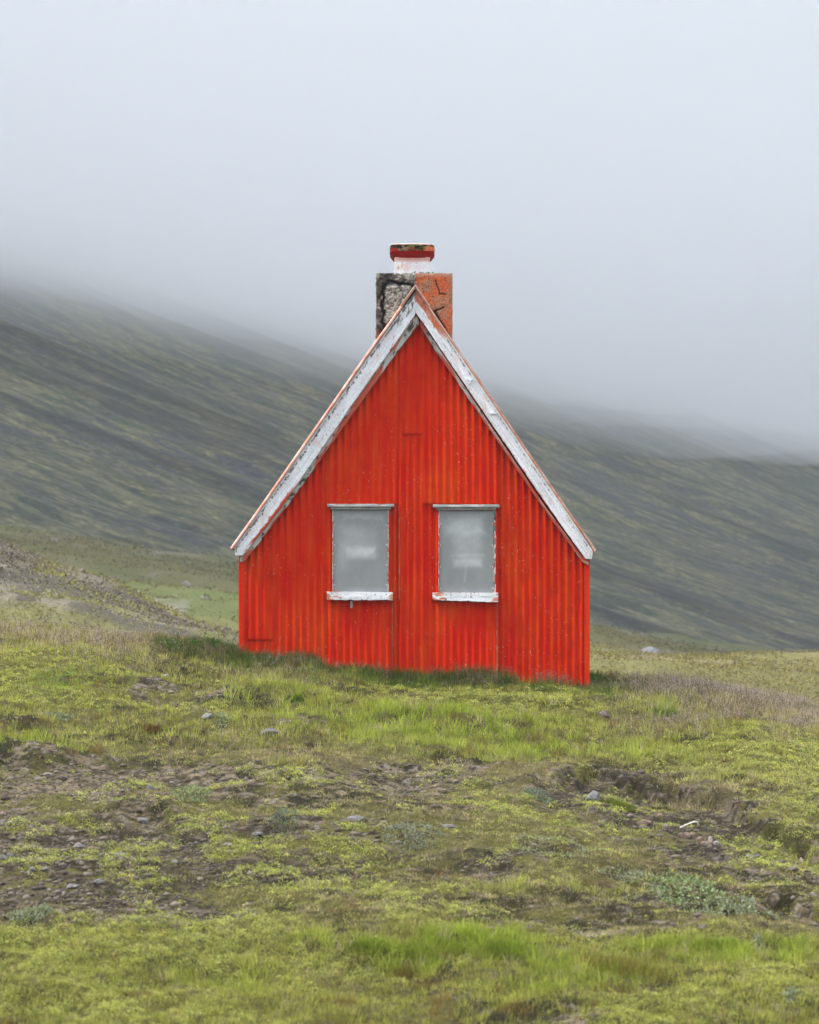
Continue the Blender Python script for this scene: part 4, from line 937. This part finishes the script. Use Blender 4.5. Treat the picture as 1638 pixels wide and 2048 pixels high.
rocks = [(545, 1466, 26, 11, Gy, 'large flat grey rock half sunk in the grass below the left window'),
 (1207, 1428, 14, 9, Br, 'brown lump of rock in the grass before the right corner of the hut'),
 (1187, 1593, 19, 12, (.15, .15, .15), 'angular grey rock at the left end of the eroded bank'),
 (709, 1637, 23, 6, Gp, 'long pale slab lying in the moss, middle of the slope'),
 (513, 1669, 12, 5, Gp, 'pale oval stone in bare soil between the silver plant and the long slab'),
 (455, 1690, 15, 5, Gp, 'flat pale stone right of the dark bare patch'),
 (157, 1692, 13, 8, Gp, 'rounded light grey stone on dark soil below the yellow strip'),
 (239, 1711, 15, 8, Gp, 'dome shaped light grey stone, biggest on the dark soil'),
 (285, 1641, 11, 9, Gp, 'round grey stone just right of the yellow strip'),
 (299, 1575, 9, 6, Gp, 'small pale stone left of the upper silver leaved plant'),
 (95, 1549, 11, 5, (.26, .23, .2), 'flat buff stone in the brown soil under the turf lip'),
 (5, 1626, 10, 7, Pk, 'pinkish stone cut by the left edge, upper of two'),
 (6, 1647, 9, 8, Gp, 'pale grey stone cut by the left edge, lower of two'),
 (8, 1717, 11, 7, Gp, 'pale stone beside a smaller one at the far left of the soil'),
 (20, 1711, 7, 6, Gp, 'smaller of the paired pale stones at the far left of the soil'),
 (198, 1764, 13, 6, Gp, 'low pale stone on the dark soil with a long flat neighbour'),
 (146, 1773, 17, 4, Gp, 'long flat pale stone on the lower dark soil'),
 (66, 1739, 9, 5, Gp, 'grey stone at the left end of the row under a yellow tuft'),
 (92, 1739, 13, 5, Gp, 'wide grey stone at the right end of the row under a yellow tuft'),
 (350, 1725, 9, 6, Gp, 'rough pale stone on the dark soil right of the dome shaped one'),
 (1321, 1630, 7, 6, Pk, 'small pink stone in the hollow above the white stick'),
 (1288, 1646, 14, 8, Pk, 'pink triangular stone left of the white stick'),
 (1368, 1672, 13, 8, Pk, 'biggest pink stone of the pile below the white stick'),
 (1384, 1668, 6, 4, Pk, 'tiny stone wedged at the top of the pink pile'),
 (1400, 1678, 9, 7, Pk, 'blocky pink stone in the middle of the pile below the stick'),
 (1410, 1688, 9, 5, Pk, 'flat buff stone at the bottom of the pink pile'),
 (1421, 1681, 5, 9, (.36, .28, .24), 'narrow upright stone at the right of the pink pile'),
 (1432, 1686, 6, 5, Wt, 'whitish stone at the right end of the pink pile'),
 (1393, 1830, 10, 5, Br, 'brown flat stone below the broad leaved silver plants'),
 (1407, 1854, 13, 5, Br, 'broader brown flat stone near the lower right grass'),
 (1346, 1849, 9, 4, Br, 'thin brown stone left of the broader flat brown one'),
 (1603, 1721, 5, 7, (.36, .3, .26), 'small upright buff stone at the right end of the stony strip'),
 (1505, 1712, 17, 4, Gy, 'flat grey slab in the stony strip'),
 (1562, 1726, 14, 7, Br, 'dark brown stone in the stony strip left of the upright one'),
 (1585, 1738, 12, 5, Br, 'low dark stone at the lower edge of the stony strip'),
 (330, 1352, 9, 4, Wt, 'pale stone in the grass left of the hut near the dark green turf'),
 (413, 1431, 12, 6, (.19, .20, .17), 'lichened pale rock among green plants left of the large flat rock'),
 (350, 1411, 9, 7, Br, 'dark brown lump below the bare bank on the left'),
 (1089, 1378, 14, 3, Gy, 'thin grey slab at the foot of the right half of the hut'),
 (898, 1652, 17, 4, Gp, 'pale flat slab beside the largest silver grey plant'),
 (236, 2044, 10, 4, Gy, 'dark stone at the bottom edge of the picture'),
 (1072, 1520, 9, 3, Br, 'small brown stone in the bright grass above the bank'),
 (742, 1456, 13, 6, (.13, .10, .08), 'dark peaty lump in the grass below the wall')]
for i, (a, b_, c_, d_, e_, l_) in enumerate(rocks): rock(a, b_, c_, d_, e_, l_, 600 + i)
rock(1300, 1300, 24, 12, (.30, .30, .33), 'pale boulder far out on the plain right of the hut', 700, d=110, cat='boulder', name='boulder')
for i, (a, d_, s_) in enumerate(((428, 100, 13), (372, 120, 12), (345, 118, 9), (200, 128, 7), (150, 170, 8), (110, 172, 11), (408, 92, 10), (300, 125, 7))):
    rock(a, 0, s_, s_ * .4, (.27, .26, .24), 'blurred pale boulder out in the meadow left of the hut', 710 + i, d=d_, cat='boulder', name='boulder', group='boulders out in the meadow')

# white bent stick
pts = [(1360, 1655), (1372, 1650), (1384, 1646), (1391, 1645), (1395, 1648), (1397, 1654)]
g0 = G(1378, 1660); d0 = g0[1] - CY
bm = bmesh.new(); rings = []
ctrl = [Vector(((a - 819) / K * (d0 + .03 * i), g0[1] + .03 * i, (1345 - b_) / K * d0)) for i, (a, b_) in enumerate(pts)]
path = []
for i in range(len(ctrl) - 1):
    for t_ in (0, .25, .5, .75): 
        p0, p1, p2, p3 = ctrl[max(i - 1, 0)], ctrl[i], ctrl[i + 1], ctrl[min(i + 2, len(ctrl) - 1)]
        path.append(.5 * ((2 * p1) + (p2 - p0) * t_ + (2 * p0 - 5 * p1 + 4 * p2 - p3) * t_ ** 2 + (3 * p1 - p0 - 3 * p2 + p3) * t_ ** 3))
path.append(ctrl[-1])
for i, p in enumerate(path):
    tg = (path[min(i + 1, len(path) - 1)] - path[max(i - 1, 0)]).normalized(); s_ = tg.cross(Vector((0, 1, 0))).normalized(); u_ = tg.cross(s_)
    r_ = .0045 + .0035 * i / len(path) + .001 * math.sin(i * 2.1)
    rings.append([bm.verts.new(p + (s_ * math.cos(a * math.pi / 4) + u_ * math.sin(a * math.pi / 4)) * r_) for a in range(8)])
for a, b_ in zip(rings[:-1], rings[1:]):
    for j in range(8): bm.faces.new([a[j], a[(j + 1) % 8], b_[(j + 1) % 8], b_[j]])
bm.faces.new(rings[0][::-1]); bm.faces.new(rings[-1])
me = bpy.data.meshes.new('stick'); bm.to_mesh(me); bm.free(); me.materials.append(m_plain('bleached_wood', (.66, .63, .55), .6))
o = bpy.data.objects.new('stick', me); C.objects.link(o); tag(o, 'bleached white bent stick lying in the eroded bank', 'stick')

# silver leaved dwarf willows and tussocks: plants one can count
def plant(name, px, py, rx, ry, nl, size, cols, hgt, label, cat, flat=.8, ratio=.45, group=None):
    x0, y0, z0 = G(px, py); s = (y0 - CY) / K; R = rx * s
    x1_, y1_, _ = G(px, py - ry); Ry = max(abs(y1_ - y0), R * .5)
    a = rng.uniform(0, 6.283, nl); q = np.sqrt(rng.random(nl)); lobes = .75 + .5 * noise(a * 1.2, a * 0 + px, 801)
    lx = np.cos(a) * q * R * lobes; ly = np.sin(a) * q * Ry * lobes
    kk = clump(x0 + lx, y0 + ly, .07, 802) > (.40 if nl > 1200 else 0); lx, ly, q = lx[kk], ly[kk], q[kk]; n = len(lx)
    z = H(x0 + lx, y0 + ly) - z0 + .004 + hgt * rng.random(n) ** .7 * np.clip(1.1 - q ** 2, .15, 1)
    c = mixv(A(cols[0]), A(cols[1]), rng.random(n)); d_ = rng.random(n) < .25; c[d_] = A(cols[2])
    V, F, cc_ = leaves(lx, ly, z, size * (.6 + .8 * rng.random(n)), c, flat=flat, ratio=ratio)
    o = mesh(name, V, F, M_leaf, col=cc_); o.location = (x0, y0, z0)
    # woody stems reaching from the root to the leaf edge
    ns = 26; a = rng.uniform(0, 6.28, ns); q = rng.uniform(.4, .95, ns); ex_, ey_ = np.cos(a) * q * R, np.sin(a) * q * Ry
    base = np.stack([ex_ * .1, ey_ * .1, ex_ * 0], -1); tip = np.stack([ex_, ey_, H(x0 + ex_, y0 + ey_) - z0 + hgt * .6], -1); U = A([[0, 0, .0018]])
    V = np.stack([base - U, base + U, tip + U, tip - U], 1).reshape(-1, 3); i = np.arange(ns)[:, None] * 4
    st = mesh('stem', V, [i + A([[0, 1, 2, 3]])], M_leaf, parent=o, col=np.tile(A([[.12, .08, .05]]), (len(V), 1)))
    return tag(o, label, cat, group)
Sv = ((.36, .39, .27), (.24, .28, .16), (.17, .18, .06)); Sg = ((.32, .38, .22), (.20, .27, .11), (.12, .16, .04))
W = 'dwarf_willow'; Wc = 'dwarf willow'
plant(W, 380, 1588, 40, 11, 1500, .016, Sg, .05, 'pale green leafy clump on the bare soil, upper left', Wc)
plant(W, 568, 1637, 27, 10, 1100, .013, ((.21, .26, .20), (.13, .18, .12), (.07, .10, .05)), .06, 'small blue green bush left of the long pale slab', Wc)
plant(W, 822, 1668, 62, 20, 2600, .014, ((.33, .35, .27), (.20, .24, .16), (.10, .12, .05)), .04, 'largest silver grey mat in the middle of the slope', Wc)
plant(W, 1072, 1594, 30, 11, 1000, .014, ((.26, .31, .24), (.16, .20, .14), (.08, .10, .05)), .05, 'blue grey clump left of the angular rock', Wc)
plant(W, 1110, 1690, 80, 16, 1500, .016, Sv, .03, 'sparse silver mat below the pink stones to the left', Wc)
plant(W, 1260, 1758, 75, 9, 1100, .016, Sv, .03, 'thin silver strip above the broad leaved plants', Wc)
plant(W, 1375, 1780, 75, 22, 1500, .028, Sg, .05, 'broad leaved silver green patch, upper part at lower right', Wc)
plant(W, 1460, 1822, 100, 20, 1900, .028, Sv, .05, 'broad leaved silver patch beside the dark crack at lower right', Wc)
plant(W, 62, 1840, 52, 15, 900, .022, Sv, .05, 'silver green clump at the lower edge of the dark soil, far left', Wc)
plant(W, 1515, 1895, 14, 12, 220, .022, Sv, .07, 'small upright silver sprig in the lush grass at lower right', Wc)
plant(W, 1585, 1995, 20, 9, 320, .02, Sv, .05, 'tiny silver plant near the bottom right corner', Wc)
plant(W, 110, 1436, 30, 7, 1000, .024, Sv, .03, 'scattered silver leaves in the grass at upper left', Wc)
plant(W, 448, 1434, 20, 5, 900, .024, Sv, .03, 'pale silver leaves beside the lichened rock', Wc)
def tussock(px, py, r_, nb_, hgt, col, label):
    x0, y0, z0 = G(px, py); s = (y0 - CY) / K; R = r_ * s
    a = rng.uniform(0, 6.283, nb_); q = np.sqrt(rng.random(nb_)) ; x = x0 + np.cos(a) * q * R; y = y0 + np.sin(a) * q * R * .7
    h = hgt * (.5 + .7 * rng.random(nb_)) * (1.1 - .5 * q ** 2)
    c = A(col) * (.6 + .8 * rng.random((nb_, 1))); dd = rng.random(nb_) < .1; c[dd] = A([.22, .19, .08])
    V, F, cc_ = blades('t', x, y, h, .0028 + .001 * rng.random(nb_), np.clip(.15 + .55 * q + rng.normal(0, .12, nb_), .05, .95), a, c)
    V = V - A([[x0, y0, z0]]); o = mesh('grass_tussock', V, F, M_leaf, col=cc_); o.location = (x0, y0, z0)
    tag(o, label, 'tussock')
tussock(1330, 1438, 22, 900, .13, (.085, .16, .018), 'bright green tuft right of the brown rock, before the seeding grass')
tussock(1020, 1912, 60, 5200, .085, (.20, .275, .03), 'big lush yellow green tussock at the bottom, right of centre')
tussock(850, 1905, 55, 3600, .075, (.19, .26, .03), 'lush tussock left of the biggest one at the bottom')
tussock(740, 1898, 45, 2400, .07, (.18, .25, .03), 'smallest of three lush tussocks in the bottom row')
tussock(1440, 1900, 50, 2600, .08, (.17, .25, .03), 'lush tussock next to the silver sprig at lower right')
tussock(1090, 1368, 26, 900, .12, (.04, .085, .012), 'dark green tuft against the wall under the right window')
tussock(588, 1400, 18, 700, .06, (.08, .15, .015), 'small vivid tuft in the grass below the left corner of the hut')
tussock(300, 1460, 22, 900, .06, (.15, .085, .03), 'rusty brown tuft in the upper left grass')
tussock(1238, 1612, 34, 1500, .05, (.16, .20, .03), 'yellow green cushion of herbs in the eroded bank')

# ------------------------------------------------------------------ texture of the land beyond the knoll
def far_scatter(n, d0, d1, hw=.24): 
    u = rng.random(n); d = d0 * (d1 / d0) ** u; return rng.uniform(-1, 1, n) * d * hw, d + CY, d
x, y, d = far_scatter(150000, 32, 190)
g = fbm(x / 3, y / 5, 621, 4); f = fbm(x / .8, y / 1.5, 622, 3); k = rng.random(len(x)) < sstep(.40, .60, g * .6 + f * .4) + .08
x, y, d, g, f = sel_(k, x, y, d, g, f); n = len(x); fx = 819 + K * x / d
scr = ((d < 64) & (fx < 520)).astype(float)
c = mixv(A([.23, .205, .075]), A([.11, .13, .038]), sstep(.42, .6, fbm(x / 10, y / 24, 623, 4)) * rng.random(n)); c = mixv(c, A([.20, .165, .10]), (rng.random(n) < .25) * 1.)
cs = mixv(A([.21, .185, .15]), A([.07, .06, .05]), rng.random(n)); cs = mixv(cs, A([.26, .25, .07]), (fbm(x / 2.5, y / 3, 624, 3) > .56) * .9)
c = mixv(c, cs, scr)
id_ = np.repeat(np.arange(n), 4); m = len(id_); sp = .0016 * d[id_]
xx = x[id_] + rng.normal(0, 1, m) * sp; yy = y[id_] + rng.normal(0, 1, m) * sp
x2, y2, d2 = far_scatter(170000, 31, 64); fx2 = 819 + K * x2 / d2; k = fx2 < 570; x2, y2, d2 = sel_(k, x2, y2, d2); n2 = len(x2)
c2 = mixv(A([.27, .235, .18]), A([.10, .085, .06]), rng.random(n2)); c2 = mixv(c2, A([.26, .26, .08]), (fbm(x2 / 1.3, y2 / 2, 625, 4) > .54) * .85); c2 = mixv(c2, A([.33, .30, .27]), (rng.random(n2) < .08) * 1.)
k = rng.random(n2) < .25 + .75 * sstep(.4, .55, fbm(x2 / .7, y2 / 1.2, 626, 4)); x2, y2, d2, c2 = sel_(k, x2, y2, d2, c2)
V, F, cc_ = leaves(x2, y2, H(x2, y2) + .03 * rng.random(len(x2)), .0017 * d2 * (.4 + rng.random(len(x2))), c2, flat=.8, ratio=.5)
tag(mesh('scree_heath', V, F, M_leaf, col=cc_), kind='stuff')
V, F, cc_ = leaves(xx, yy, H(xx, yy) + .02 + .0006 * d[id_] * rng.random(m), .0010 * d[id_] * (.4 + rng.random(m) ** 2 * 1.4), c[id_] * (.7 + .6 * rng.random((m, 1))), flat=.7, ratio=.6)
tag(mesh('heath', V, F, M_leaf, col=cc_), kind='stuff')
